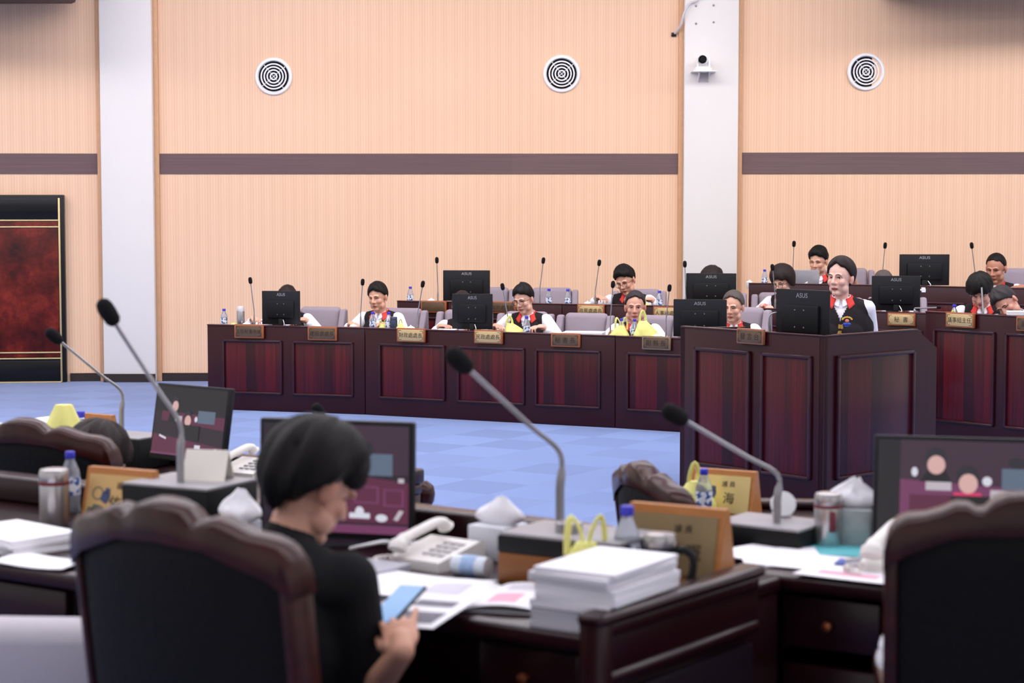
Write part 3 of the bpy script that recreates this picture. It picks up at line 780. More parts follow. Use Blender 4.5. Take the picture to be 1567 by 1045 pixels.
# ------------------------------------------------------------------ grey chairs
def make_chair(label, loc, rz):
    t = thing('office_chair', label, 'chair', loc, rz, 'mauve grey chairs of the officials')
    mb = MB(); mb.box((0, .0, .33), (.52, .5, .1), .045, seg=3); mb.build('seat', GREYFAB, t)
    mb = MB(); mb.box((0, .27, .64), (.5, .11, .44), .05, rot=Matrix.Rotation(R(-8), 3, 'X'), seg=3); mb.build('backrest', GREYFAB, t)
    for s_ in (-1, 1):
        mb = MB(); mb.prism([(.33, .34), (.30, .84), (.22, .84), (.1, .6), (-.2, .57), (-.22, .34)], .075, 'x', s_*.29-.0375); o = mb.build('armrest', GREYFAB, t)
        bv = o.modifiers.new('soft_edge', 'BEVEL'); bv.width = .02; bv.segments = 3
    mb = MB(); mb.lathe([(.03, .08), (.03, .3)], n=14); mb.build('pedestal', MONDK, t)
    mb = MB()
    for i in range(5):
        a = 2*PI*i/5+.3; mb.tube([(0, 0, .1), (.27*math.cos(a), .27*math.sin(a), .06), (.27*math.cos(a), .27*math.sin(a), .02)], .022, 8)
    mb.build('star_base', MONDK, t)
    return t
CH = None
def chair(loc, label, rz=0., sc_=1.):
    global CH
    sv = sc_ if isinstance(sc_, tuple) else (.8*sc_, sc_, sc_)
    if CH is None: CH = make_chair(label, loc, rz); CH.scale = sv; return CH
    return dup(CH, loc, rz, label, None, scale=sv)
FL = lambda px, b: fr(px, b, 0.)
SL = lambda px, b: sr(px, b, RS)
TL = lambda px, b: tr(px, b, RT)
chair(FL(478, 1.0), 'grey chair behind the monitor at the front row end', R(-12))
chair(FL(601, 1.0), 'grey chair of the tilted head man near the door', R(-14))
chair(FL(700, 1.0), 'grey chair behind the middle front row monitor', R(-14))
chair(FL(793, 1.0), 'grey chair of the writing man with glasses', R(-16))
chair(FL(884, 1.0), 'empty grey chair behind the 秘書長 plate', R(-18))
chair(FL(986, .95), 'grey chair of the older man with yellow bags', R(-18))
chair(FL(1117, 1.05), 'grey chair of the grey haired man beside the podium', R(-20), 1.1)
chair(SL(745, .85), 'grey chair behind the tall monitor of the second row', R(-4))
chair(SL(842, .95), 'empty grey chair on the second row behind two bottles', R(-4))
chair(SL(975, .95), 'grey chair of the reading man in the second row', R(-8))
chair(SL(1098, .85), 'grey chair in front of the white column', R(-8))
chair(SL(1190, .8), 'grey chair of the short haired woman', R(-10))
c = P(1277, 460, 15.5); chair(V((c.x, c.y, 0)), 'tall grey chair directly behind the speaking woman', R(-14), (.86, 1., 1.28))
chair(TL(1300, .85), 'grey chair on the topmost row beside the young man', R(-3), 1.02)
chair(SL(1375, .85), 'grey chair behind the secretary monitor', R(-6))
chair(TL(1566, .8), 'grey chair of the crew cut man on the topmost row', R(-8), 1.05)
c = cr(1556, .95, 0.); chair(c, 'grey chair of the bowed grey haired man at the tall desk', R(-10))
# ================================================================== people
def m_skin():
    m, nt, b = nodes('skin')
    at = N(nt, 'ShaderNodeAttribute', attribute_name='tint'); nt.links.new(at.outputs['Color'], b.inputs['Base Color'])
    b.inputs['Roughness'].default_value = .5; b.inputs['Subsurface Weight'].default_value = .12; b.inputs['Subsurface Radius'].default_value = (.01, .004, .002)
    return m
SKIN = m_skin()
def hairmat(name, c):
    if name in MATS: return MATS[name]
    m, nt, b = nodes(name); tc = N(nt, 'ShaderNodeTexCoord'); mp = N(nt, 'ShaderNodeMapping'); mp.inputs['Scale'].default_value = (160, 160, 14)
    nt.links.new(tc.outputs['Object'], mp.inputs[0]); ns = N(nt, 'ShaderNodeTexNoise'); ns.inputs['Scale'].default_value = 1; nt.links.new(mp.outputs[0], ns.inputs[0])
    nt.links.new(mix(nt, ns.outputs['Fac'], tuple(x*.45 for x in c[:3])+(1,), tuple(min(1, x*1.6) for x in c[:3])+(1,)), b.inputs['Base Color'])
    b.inputs['Roughness'].default_value = .6; b.inputs['Specular IOR Level'].default_value = .22
    bp = N(nt, 'ShaderNodeBump'); bp.inputs['Strength'].default_value = .5; bp.inputs['Distance'].default_value = .004
    nt.links.new(ns.outputs['Fac'], bp.inputs['Height']); nt.links.new(bp.outputs['Normal'], b.inputs['Normal'])
    MATS[name] = m; return m
HAIR = {'black': hairmat('black_hair', rgb(20, 17, 18)), 'brown': hairmat('dark_brown_hair', rgb(40, 30, 30)), 'grey': hairmat('grey_hair', rgb(84, 76, 74)), 'salt': hairmat('salt_pepper_hair', rgb(52, 48, 50))}
SHIRT = mat('white_shirt', rgb(238, 236, 244), .85, bump=.2, bscale=25)
VEST = mat('black_vest', rgb(38, 33, 36), .9, var=.12, scale=20, bump=.2, bscale=60)
REDC = mat('red_collar', rgb(214, 58, 52), .8, var=.1, scale=40)
TROUS = mat('dark_trousers', rgb(30, 30, 38), .9)
SHOE = mat('black_shoe', rgb(18, 18, 20), .4)
EYEW = mat('eye_white', rgb(214, 204, 200), .4)
EYEB = mat('eye_dark', rgb(22, 16, 15), .3)
GLASSF = mat('glasses_frame', rgb(50, 44, 46), .35, metal=.4)
LIPL = mat('mouth_line', rgb(96, 44, 42), .6)
STYLE = {  # hair line in degrees from the crown: front, temple, side, behind ear, nape ; thickness top/edge ; noise
    'short': dict(l=(56, 70, 106, 118, 136), th=(.026, .005), nz=.007, p=1.0, lift=.5),
    'crew': dict(l=(44, 54, 100, 114, 128), th=(.012, .003), nz=.003, p=1.0),
    'crop': dict(l=(58, 70, 104, 118, 132), th=(.034, .006), nz=.011, p=1.0, lift=.6),
    'thin': dict(l=(42, 56, 103, 118, 132), th=(.016, .006), nz=.005, p=1.2, lift=.2),
    'bob': dict(l=(72, 84, 138, 150, 146), th=(.03, .016), nz=.006),
    'mop': dict(l=(76, 92, 112, 124, 136), th=(.034, .014), nz=.01),
    'pulled': dict(l=(41, 62, 108, 126, 142), th=(.018, .010), nz=.003, p=1.6),
    'fluffy': dict(l=(78, 88, 99, 138, 158), th=(.036, .012), nz=.022),
}
def hair_mesh(style, seed, part=0.):
    S = STYLE[style]; l = S['l']; ks = (0, 45, 92, 128, 180)
    c = V((0, .014, .028)); r = V((.079, .097, .092)); nA, nT = 56, 18
    def tm(az):
        a = abs(az)
        for i in range(4):
            if a <= ks[i+1]:
                f = (a-ks[i])/(ks[i+1]-ks[i]); f = f*f*(3-2*f); return l[i]*(1-f)+l[i+1]*f
        return l[4]
    def pt(az, th, off):
        a = R(az); t = R(th); off = min(off, .05)
        if th <= 92: d = V((math.sin(t)*math.sin(a), -math.sin(t)*math.cos(a), math.cos(t)))
        else:
            q = (th-92)/60; s_ = 1-.30*q*q-.05*q if style != 'bob' else 1-.10*q*q
            d = V((math.sin(a)*s_, -math.cos(a)*s_, -q*1.15))
        p = V((d.x*r.x, d.y*r.y, d.z*r.z))
        n = V((p.x/r.x**2, p.y/r.y**2, max(-.3, p.z/r.z)/r.z)).normalized()
        return c+p+n*off
    mb = MB()
    def outer(u, v):
        az = -180+360*u; T = tm(az); th = T*max(v, .02)
        k = S['th'][0]*(1-v**S.get('p', 2.2))+S['th'][1]*(1 if v < .97 else .35); k += S.get('lift', 0)*S['th'][0]*max(0, math.cos(R(az)))**2*math.exp(-((v-.75)/.3)**2)
        a = R(az)
        nz = noise.noise(V((math.sin(a)*3.2+seed*5, math.cos(a)*3.2, v*1.6)))*S['nz']+noise.noise(V((math.sin(a)*9+seed, math.cos(a)*9, v*3)))*S['nz']*.6
        nz *= min(1, v*2.5)
        if part: k *= 1+part*math.sin(a)*.5
        fr_ = max(0, math.cos(a))*S['th'][0]*.25*(v**2)
        # ragged lower edge
        th2 = th+(v**6)*noise.noise(V((math.sin(a)*11, math.cos(a)*11, seed)))*9
        return pt(az, th2, k+nz+fr_)
    def inner(u, v):
        az = -180+360*u; return pt(az, tm(az)*max(v, .02)*.985, -.006)
    mb.grid(outer, nA, nT); mb.grid(inner, nA, nT)
    n1 = nA+1; o = n1*nT; q = n1*(nT+1)
    mb.f += [(o+i, o+i+1, q+o+i+1, q+o+i) for i in range(nA)]; mb.m += [0]*nA
    mb.f.append(tuple(range(nA))); mb.m.append(0)
    return mb
def two_bone(a, t, l1, l2, pole):
    a, t, pole = V(a), V(t), V(pole); d = t-a; L = min(d.length, (l1+l2)*.995); u = d.normalized(); t = a+u*L
    x = (l1*l1-l2*l2+L*L)/(2*L); h = math.sqrt(max(0, l1*l1-x*x)); p = pole-u*pole.dot(u); p.normalize()
    return a+u*x+p*h, t
def add_hand(B, w, u, n, curls=(35, 40, 45, 50), thumb=(.6, .6, .35), k=1., side=1, rad=1., spread=.12):
    """palm, five unequal jointed fingers and a thumb leaving the side of the palm"""
    u = V(u).normalized(); n = V(n); n = (n-u*n.dot(u)).normalized(); s = u.cross(n)*side
    rot = Matrix((s, u, n)).transposed()
    B.ell(w+u*.046*k, (.040*k, .052*k, .016*k), rot=rot)
    B.ell(w+u*.07*k, (.040*k, .026*k, .015*k), rot=rot)
    B.cap(w, w+u*.03*k, .026*k, .027*k)
    tips = []
    for i, (o, L, c) in enumerate(zip((.031, .011, -.010, -.030), (.070, .078, .072, .056), curls)):
        p = w+u*(.088-.008*abs(i-1.2)/1.5)*k+s*o*k; d = (u+s*o*spread/.03*1.0).normalized(); ang = 0
        for j, (f, rr) in enumerate(((.44, .0092), (.32, .0082), (.24, .0074))):
            ang += c*(.7, 1., .7)[j]; dd = d*math.cos(R(ang))+n*math.sin(R(ang)); q = p+dd*L*f*k
            B.cap(p, q, rr*k*rad, (rr-.0009)*k*rad); p = q
        tips.append(p)
    p = w+u*.022*k+s*.026*k; d = (u*thumb[0]+s*thumb[1]+n*thumb[2]).normalized()
    q = p+d*.036*k; B.cap(p, q, .014*k*rad, .0115*k*rad); d2 = (d+u*.5-s*.25).normalized(); q2 = q+d2*.030*k; B.cap(q, q2, .011*k*rad, .0095*k*rad)
    q3 = q2+(d2+u*.2).normalized()*.022*k; B.cap(q2, q3, .0095*k*rad, .0075*k*rad)
    return tips, q3
PEOPLE = []
def person(label, px, py, Y, hc, floor_z=0., yaw=0., hyaw=0., hpitch=12., hroll=0., lean=8., roll=0., hair='short', hcol='black', hs=1., seed=1, skin=(222, 172, 148),
           outfit='vest', glasses=False, eyes='down', hands=None, desk_z=None, stand=False, voxel=.0055, sleeve='long', mouth=0., female=False, fat=1., ears=True, bun=False, detail=True, rootY=None, hand_pose=None, part=0., armk=1., hipz=None, vestcol=None, sh=1., tz=.82, hands_world=None, tee_len=.82):
    """px,py: where the middle of the head stands in the photo, at depth Y"""
    H0 = P(px, py, Y) if hc is None else V(hc)
    Rz = Matrix.Rotation(R(yaw), 4, 'Z')
    ox = Matrix.Rotation(R(roll), 4, 'Y') @ Matrix.Rotation(R(lean), 4, 'X')
    neck = ox @ V((0, .005, .535*tz)); Rh = (Matrix.Rotation(R(hyaw), 4, 'Z') @ Matrix.Rotation(R(hroll), 4, 'Y') @ Matrix.Rotation(R(hpitch), 4, 'X'))
    hd = neck+V((0, -.012, .04))+Rh.to_3x3() @ V((0, -.012, .11*hs))
    rel = Rz.to_3x3() @ hd
    hip = H0.z-floor_z-hd.z if hipz is None else hipz
    root = V((H0.x-rel.x, H0.y-rel.y, floor_z))
    PEOPLE.append((label, round(hip, 2)))
    t = thing('person', label, 'person', root, R(yaw))
    T = Matrix.Translation((0, 0, hip)) @ ox @ Matrix.Diagonal((1, 1, tz, 1))
    HT = Matrix.Translation(V((0, 0, hip))+hd) @ Rh @ Matrix.Diagonal((hs, hs, hs, 1))
    HI = HT.inverted()
    shw = (.165 if not female else .145)*sh
    # ---- arms
    dz = (desk_z-floor_z if desk_z is not None else hip+.25)
    if hands is None: hands = ((-.17, -.38, dz+.005), (.17, -.38, dz+.005))
    RI = Rz.inverted()
    if hands_world: hands = [tuple(RI @ (V(q[0])-root))+((tuple(RI.to_3x3() @ V(q[1])),) if len(q) > 1 else ()) for q in hands_world]
    if hand_pose: hand_pose = [None if h_ is None else {k_: (RI.to_3x3() @ V(v_) if k_ in ('u', 'n') else v_) for k_, v_ in h_.items()} for h_ in hand_pose]
    arms = []
    for sd, hnd in zip((-1, 1), hands):
        a = T @ V((sd*shw, .0, .475)); pole = V((sd*.75, .35, -.8))
        if len(hnd) > 3: pole = V(hnd[3])
        e, w = two_bone(a, hnd[:3], .285*armk, .25*armk, pole); arms.append((sd, a, e, w))
    # ---- legs
    legs = []
    for sd in (-1, 1):
        h = V((sd*.09, 0, hip))
        if stand: k, f = V((sd*.1, -.02, hip*.5)), V((sd*.11, .02, .08))
        else: k, f = V((sd*.13, -.42, max(hip+.0, .42))), V((sd*.14, -.40, .08))
        legs.append((sd, h, k, f))
    def torso(B, inf, arms_too=True, top=True):
        B.ell((0, .0, .33), (.162*fat*sh+inf, .108*fat+inf, .205), T); B.ell((0, -.005, .13), (.150*fat*sh+inf, .118*fat+inf, .17), T)
        B.ell((0, 0, .02), (.162*fat+inf, .125*fat+inf, .11+inf*.3), T)
        if top:
            for sd in (-1, 1):
                B.cap((0, .01, .50), (sd*shw, .005, .462), .052+inf, .05+inf, T); B.cap((0, .015, .53), (sd*shw*.75, .012, .485), .045+inf*.6, .04+inf*.6, T)
        if female:
            for sd in (-1, 1): B.ell((sd*.07, -.085, .30), (.06+inf, .05+inf, .06+inf), T)
    def arm(B, sd, a, e, w, inf, stop=1.):
        B.cap(a, e, (.05+inf)*(.92 if female else 1), .040+inf*1.05)
        if stop > 0: B.cap(e, e+(w-e)*stop, .038+inf, .038+(.026-.038)*stop+inf)
    B = Blob(); torso(B, 0.)
    for (sd, a, e, w), hp in zip(arms, hand_pose or (None, None)):
        arm(B, sd, a, e, w, 0)
        u = (w-e).normalized()
        if hp: u = V(hp.get('u', u))
        else: u = V((u.x, u.y, min(u.z, .1)-.05)).normalized()
        nn = V(hp['n']) if hp else V((0, 0, -1))
        kw = {k_: v_ for k_, v_ in hp.items() if k_ not in ('u', 'n')} if hp else {}
        kw.setdefault('side', -sd*1 if not hp else -sd)
        tips = add_hand(B, w, u, nn, **kw)
        if hp is not None: hp['tips'] = tips
    for sd, h, k, f in legs:
        B.cap(h, k, .085, .056); B.cap(k, f, .055, .036); B.cap(f+V((0, .03, -.04)), f+V((0, -.14, -.045)), .036, .03)
    B.cap(T @ V((0, .012, .49)), HT @ V((0, .018, -.05)), (.058 if not female else .048)*hs, (.052 if not female else .046)*hs)
    # ---- head
    def he(c, r, rx=0.): B.ell(c, r, HT, rot=Matrix.Rotation(R(rx), 3, 'X') if rx else None)
    he((0, .014, .028), (.076, .094, .089)); he((0, -.020, -.035), (.063 if not female else .060, .066, .082)); he((0, -.058, -.096), (.028, .026, .021))
    jw = 1+(fat-1)*.9; he((0, -.025, -.075), ((.048 if not female else .042)*jw, .05, .035))
    for sd in (-1, 1):
        he((sd*.037, -.054, -.026), (.026, .026, .026)); he((sd*.026, -.076, .023), (.028, .014, .010))
        he((sd*.011, -.088, -.031), (.0105, .011, .009)); he((sd*(.05 if not female else .043)*jw, -.02, -.07), (.02*jw, .035, .03))
        if ears:
            B.ell((sd*.080, .014, -.006), (.011, .021, .033), HT, rot=Matrix.Rotation(R(sd*18), 3, 'Z')); B.ell((sd*.078, .008, -.03), (.009, .011, .012), HT)
    B.cap(HT @ V((0, -.080, .014)), HT @ V((0, -.101, -.026)), .0085*hs, .0125*hs)
    he((0, -.081, -.060), (.023, .011, .0075)); he((0, -.079, -.071), (.020, .011, .0080))
    me = B.mesh('body', voxel, SKIN, smooth=2, fac=.45)
    at = me.color_attributes.new('tint', 'FLOAT_COLOR', 'POINT')
    base = V(rgb(*skin)[:3]); red = V((base.x*.92, base.y*.58, base.z*.56)); lip = V((base.x*.72, base.y*.34, base.z*.36)); dk = V((base.x*.8, base.y*.72, base.z*.7))
    cols = []
    for v in me.vertices:
        q = HI @ v.co; c = base
        if abs(q.x) < .12 and abs(q.z) < .13:
            d = ((q.x/.024)**2+((q.z+.0655)/.011)**2) if q.y < -.07 else 9
            if d < 1: c = lip
            else:
                f = max(0, 1-((abs(q.x)-.04)/.03)**2-((q.z+.03)/.03)**2) if q.y < -.02 else 0
                c = base.lerp(red, .28*f)
                if q.y < -.06: c = c.lerp(dk, .5*max(0, 1-((abs(q.x)-.03)/.022)**2-((q.z-.006)/.014)**2))  # eye sockets darkened in the tint to stand for shade
                if abs(q.x) > .074: c = base.lerp(red, .35)
        cols += [c.x, c.y, c.z, 1]
    at.data.foreach_set('color', cols)
    link('body', me, t)
    tree = BVHTree.FromPolygons([v.co.copy() for v in me.vertices], [tuple(p.vertices) for p in me.polygons])
    fd = (HT.to_3x3() @ V((0, 1, 0))).normalized()
    def face(x, z, off=.0):
        o = HT @ V((x, -.2, z)); h = tree.ray_cast(o, fd)[0]
        return (h if h is not None else HT @ V((x, -.08, z)))-fd*off
    # ---- hair
    mb = hair_mesh(hair, seed, part)
    if bun: mb.ell((0, .118, .0), (.045, .038, .042)); mb.ell((0, .095, -.03), (.035, .03, .035))
    mb.v = [tuple(HT @ V(p)) for p in mb.v]; mb.build('hair', HAIR[hcol], t, ang=80)
    # ---- face
    if detail:
        for sd in (-1, 1):
            ec = face(sd*.031, .004); mb = MB(); X = (HT.to_3x3() @ V((1, 0, 0))).normalized(); Z = (HT.to_3x3() @ V((0, 0, 1))).normalized()
            rot = Matrix((X, fd, Z)).transposed(); op = .0052 if eyes == 'open' else .0022
            if eyes == 'open':
                mb.ell(ec+fd*.001, (.0135*hs, .0045, op*hs), k=0, rot=rot, nu=12, nv=8); mb.ell(ec-fd*.0022, (.0056*hs, .0026, .0052*hs), k=1, rot=rot, nu=10, nv=8)
            lid = [face(sd*(.031+x), .004+z, .0008) for x, z in ((-.0145, -.0015), (-.007, .0045 if eyes == 'open' else .0), (.001, .0055 if eyes == 'open' else -.0015), (.009, .0035 if eyes == 'open' else 0), (.0165, -.001))]
            mb.tube(smooth_path(lid, 3), (.0016 if eyes == 'open' else .0022)*hs, 6, k=1)
            mb.build('eye', [EYEW, EYEB], t)
            bw = [face(sd*x, z, .0006) for x, z in ((.012, .0225), (.022, .026), (.034, .0275), (.048, .022))]
            mb = MB(); mb.tube(smooth_path(bw, 3), [.0026*hs]*4+[.0034*hs]*4+[.0022*hs, .0016*hs], 6); mb.build('eyebrow', HAIR['black' if hcol != 'grey' else 'salt'], t)
        mb = MB(); ml = [face(x, -.0655-.0022*(abs(x)/.02)**2, .0004) for x in (-.021, -.010, 0, .010, .021)]; mb.tube(smooth_path(ml, 3), (.0015+mouth)*hs, 6); mb.build('mouth', LIPL, t)
    if glasses:
        mb = MB()
        for sd in (-1, 1):
            ring = [HT @ V((sd*.033+.025*math.cos(a)*(1 if abs(math.cos(a)) < .7 else .95), -.1, .0+.019*math.sin(a))) for a in [2*PI*i/16 for i in range(17)]]
            mb.tube(ring, .0017*hs, 6); mb.tube([HT @ V((sd*.058, -.1, .006)), HT @ V((sd*.076, -.06, .006)), HT @ V((sd*.083, .02, .004))], .0017*hs, 6)
        mb.tube([HT @ V((-.009, -.102, .003)), HT @ V((0, -.105, .005)), HT @ V((.009, -.102, .003))], .0017*hs, 6); mb.build('glasses', GLASSF, t)
    # ---- clothes
    if outfit in ('vest', 'jacket'):
        B = Blob(); torso(B, .008)
        for sd, a, e, w in arms: arm(B, sd, a, e, w, .012, .8 if sleeve == 'long' else -1)
        sh_me = B.mesh('shirt', .008, SHIRT, 2); link('shirt', sh_me, t)
        B = Blob(); torso(B, .019, top=False)
        for sd in (-1, 1):
            B.cap((0, .01, .49), (sd*shw*.86, .004, .462), .062, .060, T); B.cap((0, .015, .52), (sd*shw*.7, .012, .485), .052, .05, T)
        vm = vestcol or VEST
        me = B.mesh('vest', .008, vm, 2)
        TI = T.inverted(); bm = bmesh.new(); bm.from_mesh(me)
        kill = [f for f in bm.faces if (lambda q: (q.y < .0 and q.z > .395 and abs(q.x) < (q.z-.395)*.45) or q.z > .565 or q.z < -.02)(TI @ f.calc_center_median())]
        bmesh.ops.delete(bm, geom=kill, context='FACES'); bm.to_mesh(me); bm.free()
        vo = link('vest', me, t); sm = vo.modifiers.new('cloth', 'SOLIDIFY'); sm.thickness = .006; sm.offset = 1
        vt = BVHTree.FromPolygons([v.co.copy() for v in me.vertices], [tuple(p.vertices) for p in me.polygons])
        yd = (T.to_3x3() @ V((0, 1, 0))).normalized()
        def onvest(x, z, off=.008, tr_=vt):
            h = tr_.ray_cast(T @ V((x, -.5, z)), yd)[0]
            return (h if h is not None else T @ V((x, -.14, z)))-yd*off
        # folded collars around the neck: white inside, red outside
        def collar(name, r0, r1, zt, zb, drop, m, a0, th=.004):
            mb = MB(); n = 30
            def f(u, v):
                a = R(a0+(360-2*a0)*u)
                fr_ = max(0, math.cos(a)); k = fr_**3
                r = r0+(r1-r0)*v+(.015*k*v)
                z = zt+(zb-zt)*v-.03*(1-v)*fr_-drop*k*v
                return tuple(T @ V((r*math.sin(a)*(1.0-.15*k), .012-r*math.cos(a)*(1.03+.12*k*v), z)))
            mb.grid(f, n, 4); o = mb.build(name, m, t, ang=60); s_ = o.modifiers.new('cloth', 'SOLIDIFY'); s_.thickness = th; s_.offset = 0
        collar('shirt_collar', .058, .078, .575, .535, .045, SHIRT, 9)
        if outfit == 'vest': collar('vest_collar', .066, .108, .575, .52, .07, REDC, 32, .006)
        B = Blob()
    elif outfit == 'tee':
        B = Blob(); torso(B, .014)
        for sd, a, e, w in arms: B.cap(a, a+(e-a)*tee_len, .068, .066)
        B.cap((0, .012, .50), (0, .004, .545), .066, .064, T)
        link('t_shirt', B.mesh('t_shirt', .008, mat('black_tee', rgb(22, 22, 25), .9, bump=.3, bscale=18), 3), t)
    B = Blob(); B.ell((0, 0, .0), (.178*fat, .14*fat, .12), T)
    for sd, h, k, f in legs: B.cap(h, k, .100, .07); B.cap(k, f, .068, .052)
    link('trousers', B.mesh('trousers', .012, TROUS, 3), t)
    for sd, h, k, f in legs:
        mb = MB(); mb.ell(f+V((0, -.06, -.045)), (.05, .135, .036)); mb.build('shoe', SHOE, t)
    return dict(t=t, T=T, HT=HT, arms=arms, onvest=onvest if outfit in ('vest', 'jacket') else None, hip=hip, root=root, yaw=yaw, tree=tree)
def badge(p, x, z, s=1.):
    mb = MB(); f = p['onvest']
    for i in range(7):
        a = R(20+i*140/6); mb.ell(f(x+.03*s*math.cos(a), z+.022*s+.022*s*math.sin(a), .007), (.007*s, .003, .006*s), k=0, nu=8, nv=6)
    mb.ell(f(x, z+.018*s), (.013*s, .004, .012*s), k=1, nu=10, nv=6); mb.ell(f(x-.012*s, z-.004*s), (.014*s, .004, .010*s), k=2, nu=8, nv=6); mb.ell(f(x+.012*s, z-.004*s), (.014*s, .004, .010*s), k=2, nu=8, nv=6)
    mb.ell(f(x, z-.018*s), (.024*s, .003, .003*s), k=2, nu=8, nv=6)
    mb.build('badge', [mat('gold_thread', rgb(226, 178, 84), .5), mat('coral_thread', rgb(226, 130, 110), .6), mat('blue_thread', rgb(46, 84, 190), .5)], p['t'])
def embroid(p, txt, x, z, s):
    vs, fs = text_poly(txt, s); mb = MB(); mb.add([p['onvest'](x+a, z+b, .0095) for a, b in vs], fs)
    mb.build('embroidery', mat('gold_thread', rgb(226, 178, 84), .5), p['t'], smooth=False)
# --- front row
hq = lambda px, back: fr(px, back).y
p = person('person in black vest and white sleeves hidden behind the monitor near the door', 440, 460, hq(440, .75), None, 0, -8, 0, 28, 0, 14, hair='short', hcol='brown', seed=1, desk_z=ZF, hands=((-.30, -.30, .78), (.20, -.30, .77)), detail=False)
p = person('man with short black hair and tilted head, black vest with red collar, nearest the door', 578, 455, hq(578, .72), None, 0, -18, -8, 10, -4, 10, hair='short', seed=2, desk_z=ZF, skin=(214, 164, 138), eyes='down')
badge(p, .075, .27, .7)
person('person with dark hair hidden behind the middle front row monitor', 707, 470, hq(707, .75), None, 0, -6, 0, 30, 0, 14, hair='short', hcol='brown', seed=3, desk_z=ZF, detail=False)
p = person('man with glasses and neat black hair writing, black vest with red collar', 801, 458, hq(801, .72), None, 0, -14, -18, 18, -6, 12, hair='short', seed=4, desk_z=ZF, glasses=True, skin=(226, 178, 158), part=.5, hands=((-.24, -.30, .77), (.2, -.34, .77)))
badge(p, .085, .28, .75)
person('older heavyset man with grey swept hair facing ahead behind two yellow bags', 972, 470, hq(972, .72), None, 0, -8, 2, 4, 0, 4, hair='thin', hcol='salt', seed=5, desk_z=ZF, skin=(208, 156, 136), fat=1.12, eyes='open', hs=1.03)
person('grey haired man with red collar half hidden by a monitor beside the podium', 1122, 470, hq(1100, .85), None, 0, -10, -16, 8, 0, 6, hair='thin', hcol='grey', seed=6, desk_z=ZF, skin=(220, 170, 146), eyes='down', hs=1.03)
# --- second row
hs_ = lambda px, back: sr(px, back).y
p = person('man with glasses bent over papers in the second row, black vest with wide red collar', 957, 430, hs_(957, .7), None, RS, -12, -18, 22, -10, 14, hair='crop', seed=7, desk_z=ZS, glasses=True, skin=(218, 166, 144), hands=((-.30, -.22, .8), (.24, -.30, .79)), hs=1.06, sh=1.12)
person('person whose dark hair shows above the monitor at the white column', 1089, 433, hs_(1089, .7), None, RS, -6, 0, 24, 0, 8, hair='mop', hcol='brown', seed=8, desk_z=ZS, detail=False)
person('woman with short dark bob and glasses looking down in the second row', 1197, 431, hs_(1197, .65), None, RS, -16, -22, 22, -4, 12, hair='bob', hcol='brown', seed=9, desk_z=ZS, glasses=True, female=True, skin=(228, 184, 164), hs=1.02)
person('person whose grey hair shows above the secretary monitor', 1352, 437, hs_(1352, .7), None, RS, -4, 0, 22, 0, 8, hair='thin', hcol='grey', seed=10, desk_z=ZS, detail=False)
# --- topmost row
ht = lambda px, back: tr(px, back).y
person('young man with spiky black hair behind the silver laptop, red collar', 1252, 400, ht(1252, .66), None, RT, -14, -16, 12, 0, 6, hair='crop', seed=11, desk_z=ZT, skin=(216, 168, 144), hs=1.04, hands=((-.18, -.3, .77), (.34, -.10, .80)), sleeve='short')
p = person('man with crew cut and receding hairline looking down at the topmost row', 1524, 411, ht(1524, .62), None, RT, -14, -20, 16, 0, 4, hair='crew', seed=12, desk_z=ZT, skin=(188, 132, 108), hs=1.12, sh=1.1, sleeve='short', hands=((-.2, -.3, .78), (.24, -.2, .74)))
badge(p, .07, .32, .8)
# --- the tall desk
person('person with thick black hair bowed low over the tall desk', 1500, 447, cr(1501, .75).y, None, 0, -14, -10, 34, -4, 16, hair='mop', seed=13, desk_z=ZR-.12, skin=(214, 164, 146), hands=((-.16, -.3, ZR-.08), (.18, -.3, ZR-.08)))
person('grey haired man bowed sideways with his face near the tall desk', 1540, 464, cr(1540, .42).y, None, 0, -24, -30, 40, -30, 34, hair='short', hcol='salt', seed=14, desk_z=ZR-.12, skin=(214, 158, 138), outfit='jacket', hs=1.02, hands=((-.2, -.28, ZR-.08), (.30, -.16, ZR-.08)))
# --- the speaker at the podium
p = person('woman in black vest with red collar standing and speaking at the podium', 1286, 425, 13.35, None, 0, -12, -26, 2, 0, 2, hair='pulled', hcol='brown', seed=15, female=True, skin=(236, 190, 172), stand=True, tz=.9, eyes='open', mouth=.0022, voxel=.0045, bun=True, hs=1.02, sh=1.18, fat=1.02,
           hands=((-.18, -.14, .78, (-.1, .3, -1)), (.185, -.10, .76, (.1, .3, -1))))
badge(p, .045, .375, 1.05)
embroid(p, '縣', .004, .352, .036); embroid(p, '長', -.002, .305, .036); embroid(p, '徐', .026, .262, .03); embroid(p, '榛', .060, .258, .03)
